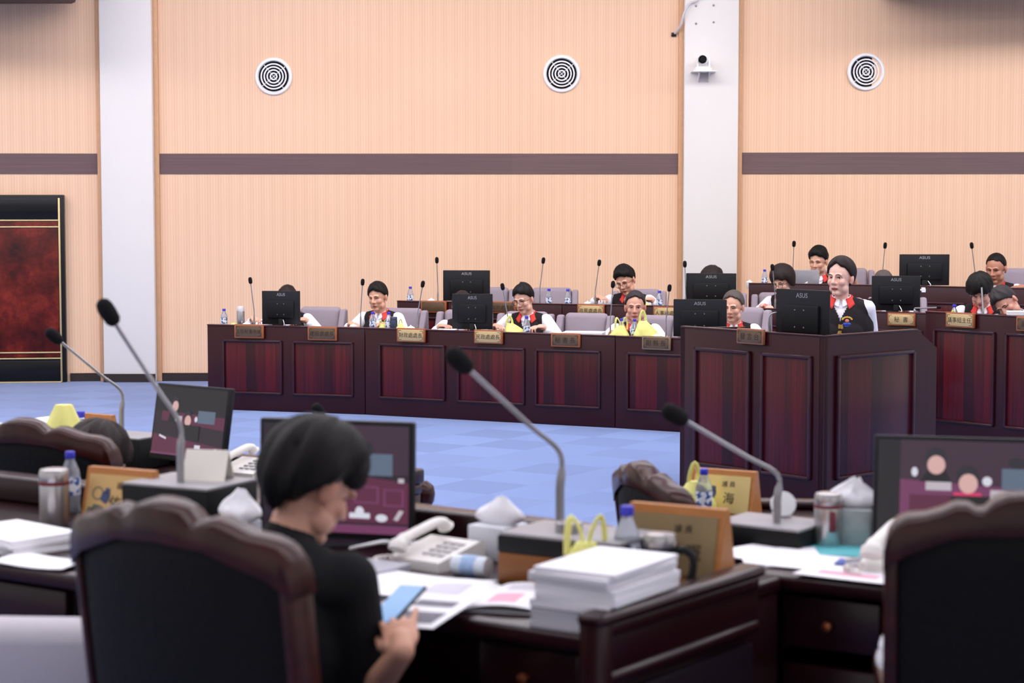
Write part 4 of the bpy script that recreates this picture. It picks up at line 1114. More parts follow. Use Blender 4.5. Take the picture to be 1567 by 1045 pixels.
# ================================================================== members' desks and chairs
LEATHER = mat('black_leather', rgb(6, 5, 6), .65, var=.15, scale=8, bump=.25, bscale=60)
ZD, ZL, ZTIER = .95, 1.02, .2
def member_desk(name, label, p, rz, w, depth, z, zf, ledge=.07, rail='', drawers=(), g=None):
    """p = near corner on the sitter's side (the right one), local x runs from -w to 0, local y away from the sitter"""
    t = thing(name, label, 'desk', (p[0], p[1], zf), R(rz), g); h = z-zf
    mb = MB(); mb.box((-w/2, depth/2, h-.02), (w, depth, .04), .012, seg=3); mb.build('desk_top', DARKWOOD, t)
    mb = MB(); mb.box((-w/2, depth-.025, h/2-.01), (w-.02, .05, h-.03), .006); mb.build('modesty_panel', DARKWOOD, t)
    mb = MB(); lw = w-(.5 if 'r' in rail else 0); mb.box((-w+lw/2, depth-.03, h+ledge/2+.005), (lw, .09, ledge+.01), .012, seg=3); mb.build('ledge', DARKWOOD, t)
    for s_, x in (('l', -w+.02), ('r', -.02)):
        mb = MB(); mb.box((x, depth/2, (h-.04)/2), (.04, depth-.04, h-.04), .005); mb.build('end_panel', DARKWOOD, t)
        if s_ in rail:
            xx = x+(.03 if s_ == 'r' else -.03); full = depth; depth = .70
            mb = MB(); mb.box((xx, depth/2-.02, h+.045), (.07, depth+.04, .03), .014, seg=3); mb.box((xx, depth/2-.02, h+.02), (.055, depth, .04), .012, seg=3)
            mb.box((xx, depth/2-.02, h-.09), (.05, depth+.02, .03), .012, seg=3); mb.box((xx-.005, depth/2, h-.03), (.04, depth-.02, .1), .004)
            mb.build('end_rail', DARKWOOD, t)
            mb = MB(); mb.box((xx, -.01, (h+.05)/2), (.06, .05, h+.05), .008); mb.build('corner_post', DARKWOOD, t)
            mb = MB(); mb.box((xx, depth/2, (h-.12)/2), (.03, depth-.06, h-.14), .006); mb.build('side_inset', mat('blue_black_panel', rgb(30, 20, 30), .35), t); depth = full
    for x0, x1 in drawers:
        mb = MB(); mb.box(((x0+x1)/2, .05, h-.12), (x1-x0-.01, .03, .13), .006); dwr = mb.build('drawer', DARKWOOD, t)
        mb = MB(); mb.lathe([(.006, 0), (.006, .012), (.013, .018), (.012, .026), (.003, .03)], c=(0, 0, 0), n=14); k_ = mb.build('knob', mat('copper_knob', rgb(150, 84, 50), .3, metal=.7), dwr)
        k_.location = ((x0+x1)/2, .035, h-.12); k_.rotation_euler = (R(90), 0, 0)
        mb = MB(); mb.box(((x0+x1)/2, .055, (h-.22)/2), (x1-x0-.01, .03, h-.24), .006); cd = mb.build('cabinet_door', DARKWOOD, t)
    return t
A0 = V((.178, 4.236, 0)); RZC = math.degrees(math.atan2(-.58, .815)); dC = V((.58, .815, 0)); eC = V((.815, -.58, 0))
member_desk('member_desk', 'dark mahogany desk with paper block and booklets, its raised end rail facing us', A0, RZC, 1.35, .86, ZD, ZTIER, rail='r', drawers=((-.34, -.06),))
NL0, NL1 = G(0, 864, ZD), G(107, 880, ZD); vL = (NL1-NL0).normalized(); RZL = math.degrees(math.atan2(vL.y, vL.x))
pL = NL1+vL*.05
member_desk('member_desk', 'dark mahogany desk with steel thermos and papers, behind the carved chair', pL, RZL, 1.5, .82, ZD, ZTIER, drawers=((-.7, -.1),))
NR0, NR1 = G(1169, 878, ZD), G(1364, 899, ZD); vR = (NR1-NR0).normalized(); RZR = math.degrees(math.atan2(vR.y, vR.x))
pR = NR0+vR*1.25-vR*.0
RZR2 = RZR
member_desk('member_desk', 'dark mahogany desk with tissue box and thermos, partly behind the chair at the picture edge', pR, RZR2, 1.31, .7, ZD, ZTIER, drawers=((-1.22, -.95), (-.93, -.4)))
# lower desks of the members' first row, on the hall floor
Z1 = .77
FLp = V((-.75, 7.1, 0)); member_desk('lower_desk', 'lower mahogany desk carrying the tilted monitor with the far seats on its screen', FLp, -30, 2.7, .8, Z1, 0, ledge=.05, g='first row members desks')
FRp = V((1.86, 6.62, 0)); member_desk('lower_desk', 'lower mahogany desk holding the yellow gold name prism and a yellow bag', FRp, -6, 1.3, .5, Z1, 0, ledge=.02, g='first row members desks')
c = G(647, 800, .55); mb = MB(); c = P(647, 770, 7.95)
t = thing('turned_post', 'turned mahogany post with ball top showing beside the large dark monitor', 'post', (c.x, c.y, 0))
mb.lathe([(.045, 0), (.045, .04), (.03, .06), (.034, .3), (.028, .5), (.036, c.z-.12), (.03, c.z-.08), (.044, c.z-.05), (.03, c.z-.02), (.046, c.z+.01), (.05, c.z+.04), (.044, c.z+.07), (.02, c.z+.09)], n=24); mb.build('post_shaft', CHAIRWOOD, t)
# ------------------------------------------------------------------ carved armchairs, sitter looks along +y
def carved_chair(label, loc, rz, w=.6, H=1.12, recl=-7, g='carved black leather armchairs of the members'):
    t = thing('carved_armchair', label, 'chair', loc, R(rz), g); hw = w/2
    prof = [(0, 0), (.035, -.003), (.065, -.014), (.085, -.034), (.10, -.036), (.12, -.026), (.145, -.026), (.175, -.04), (.21, -.052), (.25, -.058), (.275, -.07), (.292, -.095), (.30, -.13)]
    prof = [(x*hw/.3, z) for x, z in prof]
    low = [(hw, -.17), (hw-.04, -.135), (.12, -.085), (0, -.078)]
    poly = prof+low; poly = [(x, H+z) for x, z in poly]+[(-x, H+z) for x, z in (prof[1:]+low[:-1])[::-1]]
    M_ = Matrix.Translation((0, -.27, .45)) @ Matrix.Rotation(R(-recl), 4, 'X') @ Matrix.Translation((0, 0, -.45))
    def bend(o):
        for v in o.data.vertices:
            v.co = M_ @ V((v.co.x, v.co.y+.42*v.co.x**2, v.co.z))
        return o
    # crest as thin slices so it can follow the curve of the back
    mb = MB()
    top = sorted([(x, H+z) for x, z in prof]+[(-x, H+z) for x, z in prof[1:]])
    def lowz(x):
        ax = abs(x); pts = [(0, -.078), (.12, -.085), (hw-.04, -.135), (hw, -.17)]
        for (a, za), (b, zb) in zip(pts, pts[1:]):
            if ax <= b: return H+za+(zb-za)*(ax-a)/(b-a)
        return H-.17
    vs = []; n = len(top)
    for x, z in top:
        e = .012
        vs += [(x, -.035, lowz(x)), (x, -.035, z-e), (x, -.035+e, z), (x, .035-e, z), (x, .035, z-e), (x, .035, lowz(x))]
    fs = [(i*6+j, i*6+(j+1) % 6, (i+1)*6+(j+1) % 6, (i+1)*6+j) for i in range(n-1) for j in range(6)]+[tuple(range(6)), tuple(range((n-1)*6, n*6))]
    mb.add(vs, fs); bend(mb.build('crest_rail', CHAIRWOOD, t, ang=50))
    for s_ in (-1, 1):
        mb = MB(); mb.box((s_*(hw-.015), 0, (H-.14+.42)/2), (.03, .065, H-.14-.42), .012); bend(mb.build('back_stile', CHAIRWOOD, t))
    def pad(y0, bul):
        def f(u, v):
            x = (u-.5)*(w-.05); zt = lowz(x)+.012; z = .44+(zt-.44)*v
            b = math.sin(PI*min(1, max(0, u)))**.35*math.sin(PI*v)**.35
            return (x, y0-bul*b, z)
        return f
    mb = MB(); mb.grid(pad(-.02, .02), 20, 20); mb.grid(pad(.02, -.05), 20, 20); bend(mb.build('back_pad', LEATHER, t, ang=60))
    mb = MB(); mb.box((0, .02, .37), (w-.06, .54, .13), .05, seg=3); mb.build('seat', LEATHER, t)
    mb = MB(); mb.box((0, .02, .29), (w-.03, .54, .05), .012); mb.build('seat_rail', CHAIRWOOD, t)
    for s_ in (-1, 1):
        mb = MB(); mb.tube(smooth_path([(s_*(hw-.02), -.22, .66), (s_*(hw+.01), 0, .68), (s_*(hw+.02), .18, .665), (s_*(hw+.02), .25, .63), (s_*(hw), .2, .52), (s_*(hw-.02), .19, .38)]), .028, 10); mb.build('armrest', CHAIRWOOD, t)
    for sx in (-1, 1):
        for sy in (-.2, .24):
            mb = MB(); mb.tube(smooth_path([(sx*(hw-.05), sy, .34), (sx*(hw-.04), sy*1.05, .2), (sx*(hw-.05), sy, .1), (sx*(hw-.03), sy*1.15, .0)]), [.03]*6+[.024]*6+[.02]*6+[.026], 10); mb.build('leg', CHAIRWOOD, t)
    return t
def chair_at(xm, ym, rz, back_off=.27):
    d = V((-math.sin(R(rz)), math.cos(R(rz)), 0)); return V((xm, ym, 0))+d*back_off
c = chair_at(-.655, 3.82, -38, .33); carved_chair('carved leather armchair of the man in black t-shirt, nearest us', (c.x, c.y, ZTIER), -38, .62, 1.125)
q = P(1556, 752, 3.92); c = chair_at(q.x, 3.86, -14, .33); carved_chair('carved leather armchair cut by the picture edge, nearly black, before the desk with tissue box', (c.x, c.y, ZTIER), -14, .54, 1.13)
q = P(28, 637, 6.85); c = chair_at(q.x+.03, 6.85, -24, .33); carved_chair('carved leather armchair with brown hair of its sitter beside the crest', (c.x, c.y, 0), -24, .68, q.z)
c = P(1130, 720, 6.42); carved_chair('empty carved chair turned sideways, seen end-on beyond the brass name prism', (c.x, c.y, 0), -72, .56, 1.06)
# grey chair seen low beside the carved chair
c = P(46, 1000, 4.5); o = dup(CH, (c.x, c.y+.2, ZTIER), R(176), 'pale grey upholstered chair low beside the nearest carved armchair', 'single grey chair among the members'); o.scale = (.9, 1, .885); del o['group']
LG = mat('pale_grey_fabric', rgb(196, 190, 198), .9, var=.05, scale=50)
for ch_ in [x for x in bpy.data.objects if x.parent == o and x.name.split('.')[0] in ('seat', 'backrest', 'armrest')]:
    ch_.data = ch_.data.copy(); ch_.data.materials[0] = LG
# ------------------------------------------------------------------ flat screens facing us
SC = {k: emis('screen_'+k, c, .8) for k, c in dict(dark=rgb(38, 26, 40), wall=rgb(62, 40, 58), desk=rgb(96, 36, 66), deskl=rgb(120, 58, 100), skin=rgb(226, 180, 176), hair=rgb(40, 36, 48), white=rgb(226, 226, 240), pink=rgb(220, 60, 110), mon=rgb(96, 112, 134), black=rgb(24, 20, 28), sign=rgb(200, 190, 200)).items()}
def screen_monitor(label, top_l, rz, tilt, shapes, W=.445, H=.30, base_z=ZD, z_bottom=None, c=None, base='dark'):
    """c = middle of the lower bezel"""
    t = thing('flat_monitor', label, 'monitor', (c.x, c.y, base_z), R(rz))
    hz = c.z-base_z; Mx = Matrix.Translation((0, 0, hz)) @ Matrix.Rotation(R(-tilt), 4, 'X')
    mb = MB(); mb.M = Mx; mb.box((0, .012, H/2), (W, .028, H), .006); mb.build('bezel', MONBLK, t)
    keys = list(SC); mb = MB(); mb.M = Mx; w_, h_ = W-.024, H-.034; z0 = .022
    mb.k = 0; y = -.003
    def q(u, v, dy=0): return ((u-.5)*w_, y-dy, z0+v*h_)
    mb.add([q(0, 0), q(1, 0), q(1, 1), q(0, 1)], [(0, 1, 2, 3)], keys.index(base))
    for i, (kind, k, *a) in enumerate(shapes):
        dy = .0002*(i+1)
        if kind == 'r': u0, v0, u1, v1 = a; mb.add([q(u0, v0, dy), q(u1, v0, dy), q(u1, v1, dy), q(u0, v1, dy)], [(0, 1, 2, 3)], keys.index(k))
        elif kind == 'q': mb.add([q(a[j], a[j+1], dy) for j in range(0, 8, 2)], [(0, 1, 2, 3)], keys.index(k))
        else:
            u, v, ru, rv = a; mb.add([q(u+ru*math.cos(2*PI*j/20), v+rv*math.sin(2*PI*j/20), dy) for j in range(20)], [tuple(range(20))], keys.index(k))
    mb.build('screen', [SC[k] for k in keys], t, smooth=False)
    mb = MB(); mb.box((0, .05, hz/2+.05), (.06, .03, hz+.1), .006); mb.build('stand', MONDK, t)
    mb = MB(); mb.lathe([(.12, 0), (.12, .008), (.1, .014), (.03, .016)], n=28, sx=1., sy=.75); mb.build('base', MONBLK, t)
    return t
def fig(u, v, s, vest=None):
    out = [('e', 'hair', u, v+.035*s, .034*s, .06*s), ('e', 'skin', u+.004, v, .028*s, .05*s)]
    if vest: out = [('q', vest, u-.06*s, v-.16*s, u+.06*s, v-.16*s, u+.04*s, v-.045*s, u-.04*s, v-.045*s)]+out
    return out
sh = [('r', 'black', 0, .62, 1, 1), ('q', 'desk', 0, 0, 1, 0, 1, .17, 0, .30), ('q', 'desk', .1, .5, 1, .42, 1, .6, .1, .64), ('r', 'mon', .62, .5, .86, .68)]+fig(.28, .72, 1.5, 'black')+fig(.48, .52, 1.6, 'pink')+[('r', 'sign', .3, .5, .4, .58), ('e', 'white', .60, .55, .02, .04), ('r', 'black', .42, .24, .66, .46), ('r', 'white', .62, .13, .7, .18), ('q', 'white', .1, .26, .2, .22, .2, .25, .1, .29), ('e', 'white', .92, .12, .02, .04), ('r', 'deskl', 0, .0, 1, .03), ('r', 'sign', .42, .1, .47, .16)]
c = P(283, 707, 7.95); screen_monitor('tilted flat monitor showing seated officials, on the lower desk nearer the far door', None, -38, 10, sh, W=.43, H=.31, base_z=Z1, c=c)
sh = [('r', 'wall', 0, .55, 1, 1), ('r', 'dark', 0, .55, .12, 1), ('q', 'desk', .3, .1, 1, .1, 1, .48, .55, .55), ('r', 'mon', .67, .54, .89, .74), ('e', 'hair', .72, .78, .04, .07), ('r', 'black', .60, .55, .63, .9), ('r', 'deskl', .63, .28, .80, .44), ('r', 'desk', .645, .295, .785, .425), ('r', 'deskl', .83, .26, .97, .42), ('r', 'desk', .845, .275, .955, .405), ('r', 'sign', .93, .48, .97, .52), ('r', 'deskl', .1, 0, 1, .08), ('r', 'white', .6, .14, .74, .19), ('e', 'white', .67, .2, .03, .05), ('e', 'white', .82, .15, .04, .035), ('q', 'sign', .9, .14, .93, .13, .97, .22, .94, .23), ('r', 'black', 0, .22, .2, .5)]
c = P(513, 826, 5.42); screen_monitor('large dark flat monitor behind the head of the man in black t-shirt', None, -16, 2, sh, W=.45, H=.33, base_z=ZD, c=c)
sh = [('r', 'wall', 0, .5, 1, 1), ('r', 'black', 0, 0, .14, 1), ('q', 'deskl', .14, 0, 1, 0, 1, .5, .14, .58), ('r', 'desk', .2, .1, .5, .42), ('r', 'desk', .6, .1, .95, .4)]+[('q', 'black', .26, .56, .46, .56, .42, .7, .32, .7)]+fig(.36, .74, 2.0)+fig(.56, .55, 2.1, 'pink')+[('r', 'sign', .3, .47, .46, .56), ('r', 'sign', .7, .40, .86, .49), ('r', 'mon', .77, .5, 1.0, .72), ('e', 'hair', .86, .78, .05, .06), ('e', 'white', .68, .58, .03, .05), ('e', 'white', .23, .66, .02, .05), ('r', 'black', .46, .3, .7, .42)]
c = P(1464, 832, 5.25); screen_monitor('flat monitor showing a pink clad speaker, behind the chair at the picture edge', None, -14, 10, sh, W=.445, H=.285, base_z=ZD, c=c)
# ------------------------------------------------------------------ things on the members' desks
def at(px, Y, z): q = P(px, 700, Y); return V((q.x, Y, z))
def flask(loc, label, band, h=.19, r=.041, handle=False, hrz=0.):
    t = thing('thermos', label, 'thermos', loc, R(hrz))
    mb = MB(); mb.lathe([(r*.92, 0), (r, .008), (r, h*.72), (r*.98, h*.74)], n=32); mb.build('flask_body', STEEL, t)
    mb = MB(); mb.lathe([(r*1.02, h*.72), (r*1.04, h*.73), (r*1.04, h*.77), (r*1.02, h*.78)], n=32); mb.build('band', band, t)
    mb = MB(); mb.lathe([(r*.98, h*.775), (r*1.0, h*.8), (r*1.0, h*.93), (r*.92, h*.985), (r*.7, h), (r*.1, h*1.003)], n=32); mb.build('lid', STEEL, t)
    if handle: mb = MB(); mb.box((0, -r*1.03, h*.48), (.018, .012, h*.4), .005); mb.build('handle', band, t)
    return t
WINE = mat('wine_red_plastic', rgb(110, 30, 48), .4)
flask(G(84, 803, ZD), 'steel thermos with wine red band beside the papers at the picture edge', WINE, .165, .043)
flask(G(1267, 834, ZD), 'steel thermos with red band and red strip beside the grey tissue box', WINE, .145, .038, True, 8)
def mug(loc, label):
    t = thing('travel_mug', label, 'mug', loc, R(-28)); r = .036; h = .155
    BP = mat('black_plastic', rgb(28, 28, 31), .4)
    mb = MB(); mb.lathe([(r*.86, 0), (r*.88, .006), (r, h*.72), (r, h*.74)], n=32); mb.build('mug_body', STEEL, t)
    mb = MB(); mb.lathe([(r*1.05, h*.71), (r*1.09, h*.73), (r*1.09, h*.77), (r*1.05, h*.79)], n=32); mb.build('collar_ring', BP, t)
    mb = MB(); mb.lathe([(r*1.04, h*.78), (r*1.08, h*.81), (r*1.06, h*.93), (r*.98, h*.98), (r*.2, h*1.0)], n=32); mb.build('lid', STEEL, t)
    mb = MB(); mb.tube(smooth_path([(r, 0, h*.74), (r+.03, 0, h*.75), (r+.048, 0, h*.64), (r+.046, 0, h*.4), (r+.028, 0, h*.18), (r+.012, 0, h*.14)]), .0065, 8, flat=1.5); mb.build('handle', BP, t)
mug(at(1011, 4.68, ZD), 'steel travel mug with black handle beside the paper block')
gb = 'larger water bottles with blue caps on the members desks'
def bigb(loc, label, h=.185):
    global BIGB
    try: return dup(BIGB, loc, random.uniform(0, 6), label, gb)
    except NameError: BIGB = make_bottle('water_bottle', label, loc, h=h); BIGB['group'] = gb; return BIGB
bigb(P(108, 745, 5.95)*1-V((0, 0, P(108, 745, 5.95).z-ZD)), 'blue capped water bottle between the steel thermos and the gold name prism')
bigb(at(960, 4.73, ZD), 'blue capped water bottle beside the brass name prism of the nearest desk').scale = (1.1, 1.1, 1.14)
bigb(P(1077, 780, 6.88)*1-V((0, 0, P(1077, 780, 6.88).z-Z1)), 'blue capped water bottle before the gold name prism next to a yellow bag')
bigb(P(124, 672, 8.35)*1-V((0, 0, P(124, 672, 8.35).z-Z1)), 'blue capped water bottle behind the brown hair of the seated person').scale = (1.2, 1.2, 1.22)
gbag = 'yellow carrier bags on the members desks'
bag(at(903, 4.70, ZD), 'yellow carrier bag with two tall loops beside the paper block', .19, 11, 2, lean=-.05, squash=1.0, g=gbag, rz=R(10))
bag(at(1063, 6.92, Z1), 'yellow bag with one loop before the empty sideways chair', .19, 12, 1, squash=1.05, g=gbag)
bag(at(99, 8.15, Z1), 'pointed yellow bag behind the crest of the carved chair', .27, 13, 0, squash=1.5, g=gbag)
def wedge(loc, rz, label, big, w=.235, h=.165, d=.11, small='議 員', plate=None, flower=False):
    t = thing('name_prism', label, 'name plate', loc, R(rz))
    PW = wood('light_name_wood', rgb(176, 112, 58), rgb(206, 142, 82), plank=.5, contrast=.4, rough=.45, streak=(8, 60, 60))
    mb = MB(); mb.prism([(-d/2, 0), (d/2, 0), (.012, h), (-.012, h)], w, 'x', -w/2); mb.build('prism_body', PW, t)
    sl = math.atan2(d/2-.012, h); n = V((0, -math.cos(sl), math.sin(sl))); up = V((0, math.sin(sl), math.cos(sl))); m0 = V((0, -(d/2+.012)/2, h/2))+n*.001
    mb = MB(); f = lambda x, y, o=.0: tuple(m0+V((x, 0, 0))+up*y+n*o)
    hw_, hh = w*.44, h*.40
    mb.add([f(-hw_, -hh), f(hw_, -hh), f(hw_, hh), f(-hw_, hh), f(-hw_, -hh, .003), f(hw_, -hh, .003), f(hw_, hh, .003), f(-hw_, hh, .003)], [(4, 5, 6, 7), (0, 1, 5, 4), (1, 2, 6, 5), (2, 3, 7, 6), (3, 0, 4, 7)], 0)
    put_text(mb, small, .022, lambda x, y: f(x+.025, y+hh*.55, .0042), 1)
    put_text(mb, big, .044, lambda x, y: f(x+.03, y-hh*.2, .0042), 1)
    for i in range(14):
        a = 2*PI*i/14; b_ = 2*PI*(i+1)/14
        mb.add([f(-hw_*.62+.020*math.cos(a), hh*.15+.020*math.sin(a), .0042), f(-hw_*.62+.020*math.cos(b_), hh*.15+.020*math.sin(b_), .0042), f(-hw_*.62+.016*math.cos(b_), hh*.15+.016*math.sin(b_), .0042), f(-hw_*.62+.016*math.cos(a), hh*.15+.016*math.sin(a), .0042)], [(0, 1, 2, 3)], 2)
    if flower:
        for dx, dy, r_, k in ((-.035, .0, .016, 3), (-.06, -.045, .022, 2), (-.08, -.05, .018, 2), (-.03, .018, .009, 3)):
            mb.add([f(dx+r_*math.cos(2*PI*j/9)*(1+.25*(j % 2)), dy+r_*math.sin(2*PI*j/9)*(1+.25*(j % 2)), .0046) for j in range(9)], [tuple(range(9))], k)
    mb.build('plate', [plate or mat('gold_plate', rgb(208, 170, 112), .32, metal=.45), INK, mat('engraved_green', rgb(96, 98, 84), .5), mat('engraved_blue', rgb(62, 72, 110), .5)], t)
    return t
ADJ = -.03
wedge(at(188, 5.72, ZD), RZC+8, 'gold name prism standing before the gooseneck box, beside a steel thermos', '依 靜', flower=True)
wedge(at(1040, 4.90, ZD), RZC+6, 'brass name prism in shadow on the nearest desk, behind the travel mug', '峻 嘅', w=.26, h=.185, plate=mat('shaded_brass', rgb(150, 128, 92), .32, metal=.4))  # plate colour darkened to stand for shade on the brass
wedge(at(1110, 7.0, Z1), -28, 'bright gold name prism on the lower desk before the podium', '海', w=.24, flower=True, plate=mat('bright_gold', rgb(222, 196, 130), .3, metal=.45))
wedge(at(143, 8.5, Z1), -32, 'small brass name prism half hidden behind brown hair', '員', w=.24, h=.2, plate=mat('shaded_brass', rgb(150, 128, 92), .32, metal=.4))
mb = MB(); c = G(1068, 880, ZD); t = thing('note_pad', 'pink paper pad at the foot of the brass name prism', 'note pad', c, R(RZC)); mb.box((0, 0, .004), (.1, .08, .008), .001); mb.build('sheets', mat('pink_paper', rgb(226, 150, 190), .8), t)
# gooseneck boxes
GREYTOP = mat('grey_top_plate', rgb(150, 146, 150), .45)
BOXW = wood('walnut_box', rgb(128, 78, 38), rgb(160, 104, 56), plank=.6, contrast=.4, rough=.4, streak=(6, 40, 40))
def mic_box(loc, rz, w, d, h, label, two=True, puck=None):
    t = thing('microphone_box', label, 'microphone box', loc, R(rz)); 
    if two:
        mb = MB(); mb.box((0, 0, h*.32), (w, d, h*.64), .004); mb.build('wooden_case', BOXW, t)
        mb = MB(); mb.box((0, 0, h*.81), (w*1.01, d*1.01, h*.34), .005); mb.build('dark_band', MONDK, t)
    else:
        mb = MB(); mb.box((0, 0, h*.5), (w, d, h*.96), .006); mb.build('dark_case', MONDK, t)
    mb = MB(); mb.box((0, 0, h+.001), (w*.98, d*.98, .008), .002); mb.build('top_plate', GREYTOP, t)
    if puck:
        mb = MB(); mb.lathe([(puck[2], 0), (puck[2], puck[3]), (puck[2]*.9, puck[3]+.004), (puck[2]*.1, puck[3]+.005)], n=28, c=(puck[0], puck[1], h+.005)); mb.build('speaker_puck', CHROME, t)
    return t
bC = G(758, 893, ZD)+eC*.17+dC*.12; mic_box(bC, RZC+4, .34, .22, .125, 'walnut gooseneck box with dark upper band on the nearest desk', True, (-.02, -.02, .034, .022))
fm = dict(r=.024, stem=.0065, base=None)
def fmic(bpx, bpy, Y, z, hpx, hpy, hY, bend, label, **kw):
    b = at(bpx, Y, z); return mic(b, P(hpx, hpy, hY), label, 'large gooseneck microphones on the members desks', bend=bend, **{**fm, **kw})
fmic(857, 800, 4.93, ZD+.13, 702, 551, 4.72, .42, 'long gooseneck microphone arching over the middle, from the walnut box')
bL = at(290, 5.62, ZD); mic_box(bL, RZL+6, .30, .24, .14, 'grey topped gooseneck box beside the gold name prism', False)
fmic(276, 745, 5.58, ZD+.145, 165, 477, 5.5, .34, 'long gooseneck microphone crossing in front of the white column')
bR = at(1183, 5.46, ZD); mic_box(bR, RZR-4, .27, .2, .05, 'thin dark gooseneck box with grey top beside the steel thermos', False)
fmic(1190, 815, 5.42, ZD+.055, 1032, 634, 5.25, .42, 'gooseneck microphone leaning toward the podium front, from the thin box')
t = thing('speaker_disc', 'round white disc propped behind the gooseneck on the thin box', 'disc', at(1199, 5.52, ZD+.055)); mb = MB(); mb.M = Matrix.Translation((0, 0, .036)) @ Matrix.Rotation(R(72), 4, 'X'); mb.lathe([(.034, 0), (.036, .004), (.034, .01), (.01, .012)], n=28); mb.build('disc_face', WHITE, t)
mb = MB(); mb.box((0, .02, .005), (.05, .05, .01), .003); mb.build('foot', WHITE, t)
b1 = at(200, 8.3, Z1); mic_box(b1, -30, .26, .2, .13, 'far gooseneck box behind the brown hair', False)
fmic(187, 665, 8.3, Z1+.135, 82, 514, 8.1, .42, 'smaller gooseneck microphone reaching toward the dark door')
mic(at(520, 7.5, Z1), P(487, 629, 7.3), 'gooseneck microphone whose foam tip shows just above the seated man hair', None, r=.022, stem=.006, bend=.4)
# tissue boxes
def tissue(loc, rz, label, m, w=.115, d=.115, h=.12, th=.1, lean=.0, seed=1):
    t = thing('tissue_box', label, 'tissue box', loc, R(rz))
    mb = MB(); mb.box((0, 0, h/2), (w, d, h), .004); mb.build('box', m, t)
    mb = MB()
    def f(u, v):
        a = 2*PI*u; crease = .35*abs(math.sin(a*2+seed))+.25*noise.noise(V((math.cos(a)*3, math.sin(a)*3, seed+v*2)))
        r = (.032+.030*math.sin(PI*v**.8))*(1-.62*v**2)*(1+crease*(.3+v))
        return (r*math.cos(a)*1.15+(lean+.012)*v, r*math.sin(a)*.42, h-.003+th*v*(1+.22*math.cos(a-seed))+.012*noise.noise(V((math.cos(a)*2.5+seed, math.sin(a)*2.5, 5)))*v)
    mb.grid(f, 24, 12); mb.add([f(i/24, 1) for i in range(24)], [tuple(range(24))]); mb.build('tissue', PAPER, t, ang=50)
tissue(at(1306, 5.42, ZD), -20, 'grey marbled tissue box with a raised white tissue', mat('grey_marbled_card', rgb(150, 156, 158), .5, var=.35, scale=18), h=.10, th=.07, lean=.0, seed=2)
tissue(at(762, 5.2, ZD), RZC, 'white tissue box with crumpled tissue behind the walnut box', mat('pale_card', rgb(212, 214, 222), .6, var=.08), h=.09, th=.065, seed=5)
tissue(at(364, 5.35, ZD), RZC, 'white tissue bundle beside the big dark monitor, near the chair crest', mat('pale_card', rgb(212, 214, 222), .6, var=.08), w=.09, d=.09, h=.075, th=.075, seed=8)
# telephones
def phone(loc, rz, label):
    t = thing('desk_telephone', label, 'telephone', loc, R(rz)); IV = mat('ivory_plastic', rgb(226, 222, 218), .4)
    mb = MB(); mb.prism([(-.1, 0), (.1, 0), (.1, .062), (.08, .066), (-.1, .028)], .19, 'x', -.095); mb.build('phone_base', IV, t)
    mb = MB(); sl = math.atan2(.038, .18)
    for i in range(3):
        for j in range(4): mb.box((.005+i*.028, -.05+j*.03, .0405+j*.03*math.tan(sl)), (.02, .019, .006), .002)
    mb.build('keypad', mat('key_grey', rgb(180, 178, 180), .5), t)
    mb = MB(); mb.tube(smooth_path([(-.058, -.105, .05), (-.06, -.08, .075), (-.06, 0, .095), (-.06, .08, .108), (-.058, .105, .09)]), [.03]*4+[.022]*3+[.018]*6+[.018]*4+[.022]*3+[.03], 12, flat=.75); mb.build('handset', IV, t)
    mb = MB(); pts = []
    for i in range(70):
        a = i*.9; x = i/69; pts.append((-.06-.05*math.sin(PI*x)+.008*math.cos(a), -.115-.05*x+.0*a, .03-.02*x+.008*math.sin(a)))
    mb.tube(pts, .0026, 5); mb.build('coiled_cord', IV, t)
    return t
phone(at(668, 5.1, ZD), RZC-4, 'ivory desk telephone with raised handset on the nearest desk').scale = (.9, .9, .9)
phone(at(381, 8.0, Z1), -30, 'ivory desk telephone on the lower desk behind the tissue bundle')
phone(at(1392, 5.0, ZD), RZR, 'ivory telephone partly hidden by the chair at the picture edge')
# papers
for i, (hz, w_, l) in enumerate(((.045, .0, 'grey edged lowest paper ream of the block on the nearest desk'), (.055, .003, 'middle paper ream of the block on the nearest desk'), (.035, -.002, 'white topmost paper ream of the block on the nearest desk'))):
    pc = G(922, 978, ZD); pc = pc-eC*.10+dC*.165
    z_ = ZD+(0, .046, .102)[i]
    papers((pc.x+w_, pc.y, z_), l, .205, .30, hz, R(RZC+2), name='paper_ream', cat='paper ream', n=3, m=mat('grey_paper_edge', rgb(196, 194, 202), .8) if i == 0 else PAPER)
def sheet(loc, rz, w, d, label, pics=(), curl=.0, cols=None, name='paper_sheet', th=.0016, tiltx=0., cat='paper'):
    t = thing(name, label, cat, loc, rot=(R(tiltx), 0, R(rz)))
    mb = MB()
    for s_ in (0, 1): mb.grid(lambda u, v, s_=s_: ((u-.5)*w, (v-.5)*d, (0 if s_ else th)+curl*(abs(u-.5)*2)**2*.5+curl*.4*math.sin(v*3)), 10, 8, k=0)
    zc = lambda x, y: th+.0006+curl*(abs(x/w)*2)**2*.5+curl*.4*math.sin((y/d+.5)*3)
    for k, x0, y0, x1, y1 in pics:
        mb.add([(x, y, zc(x, y)) for x, y in ((x0, y0), (x1, y0), (x1, y1), (x0, y1))], [(0, 1, 2, 3)], k)
    mb.build('page', [PAPER, mat('print_grey', rgb(120, 116, 128), .8, var=.4, scale=60), mat('print_pink', rgb(232, 170, 190), .8), mat('print_blue', rgb(80, 96, 170), .8)], t)
    return t
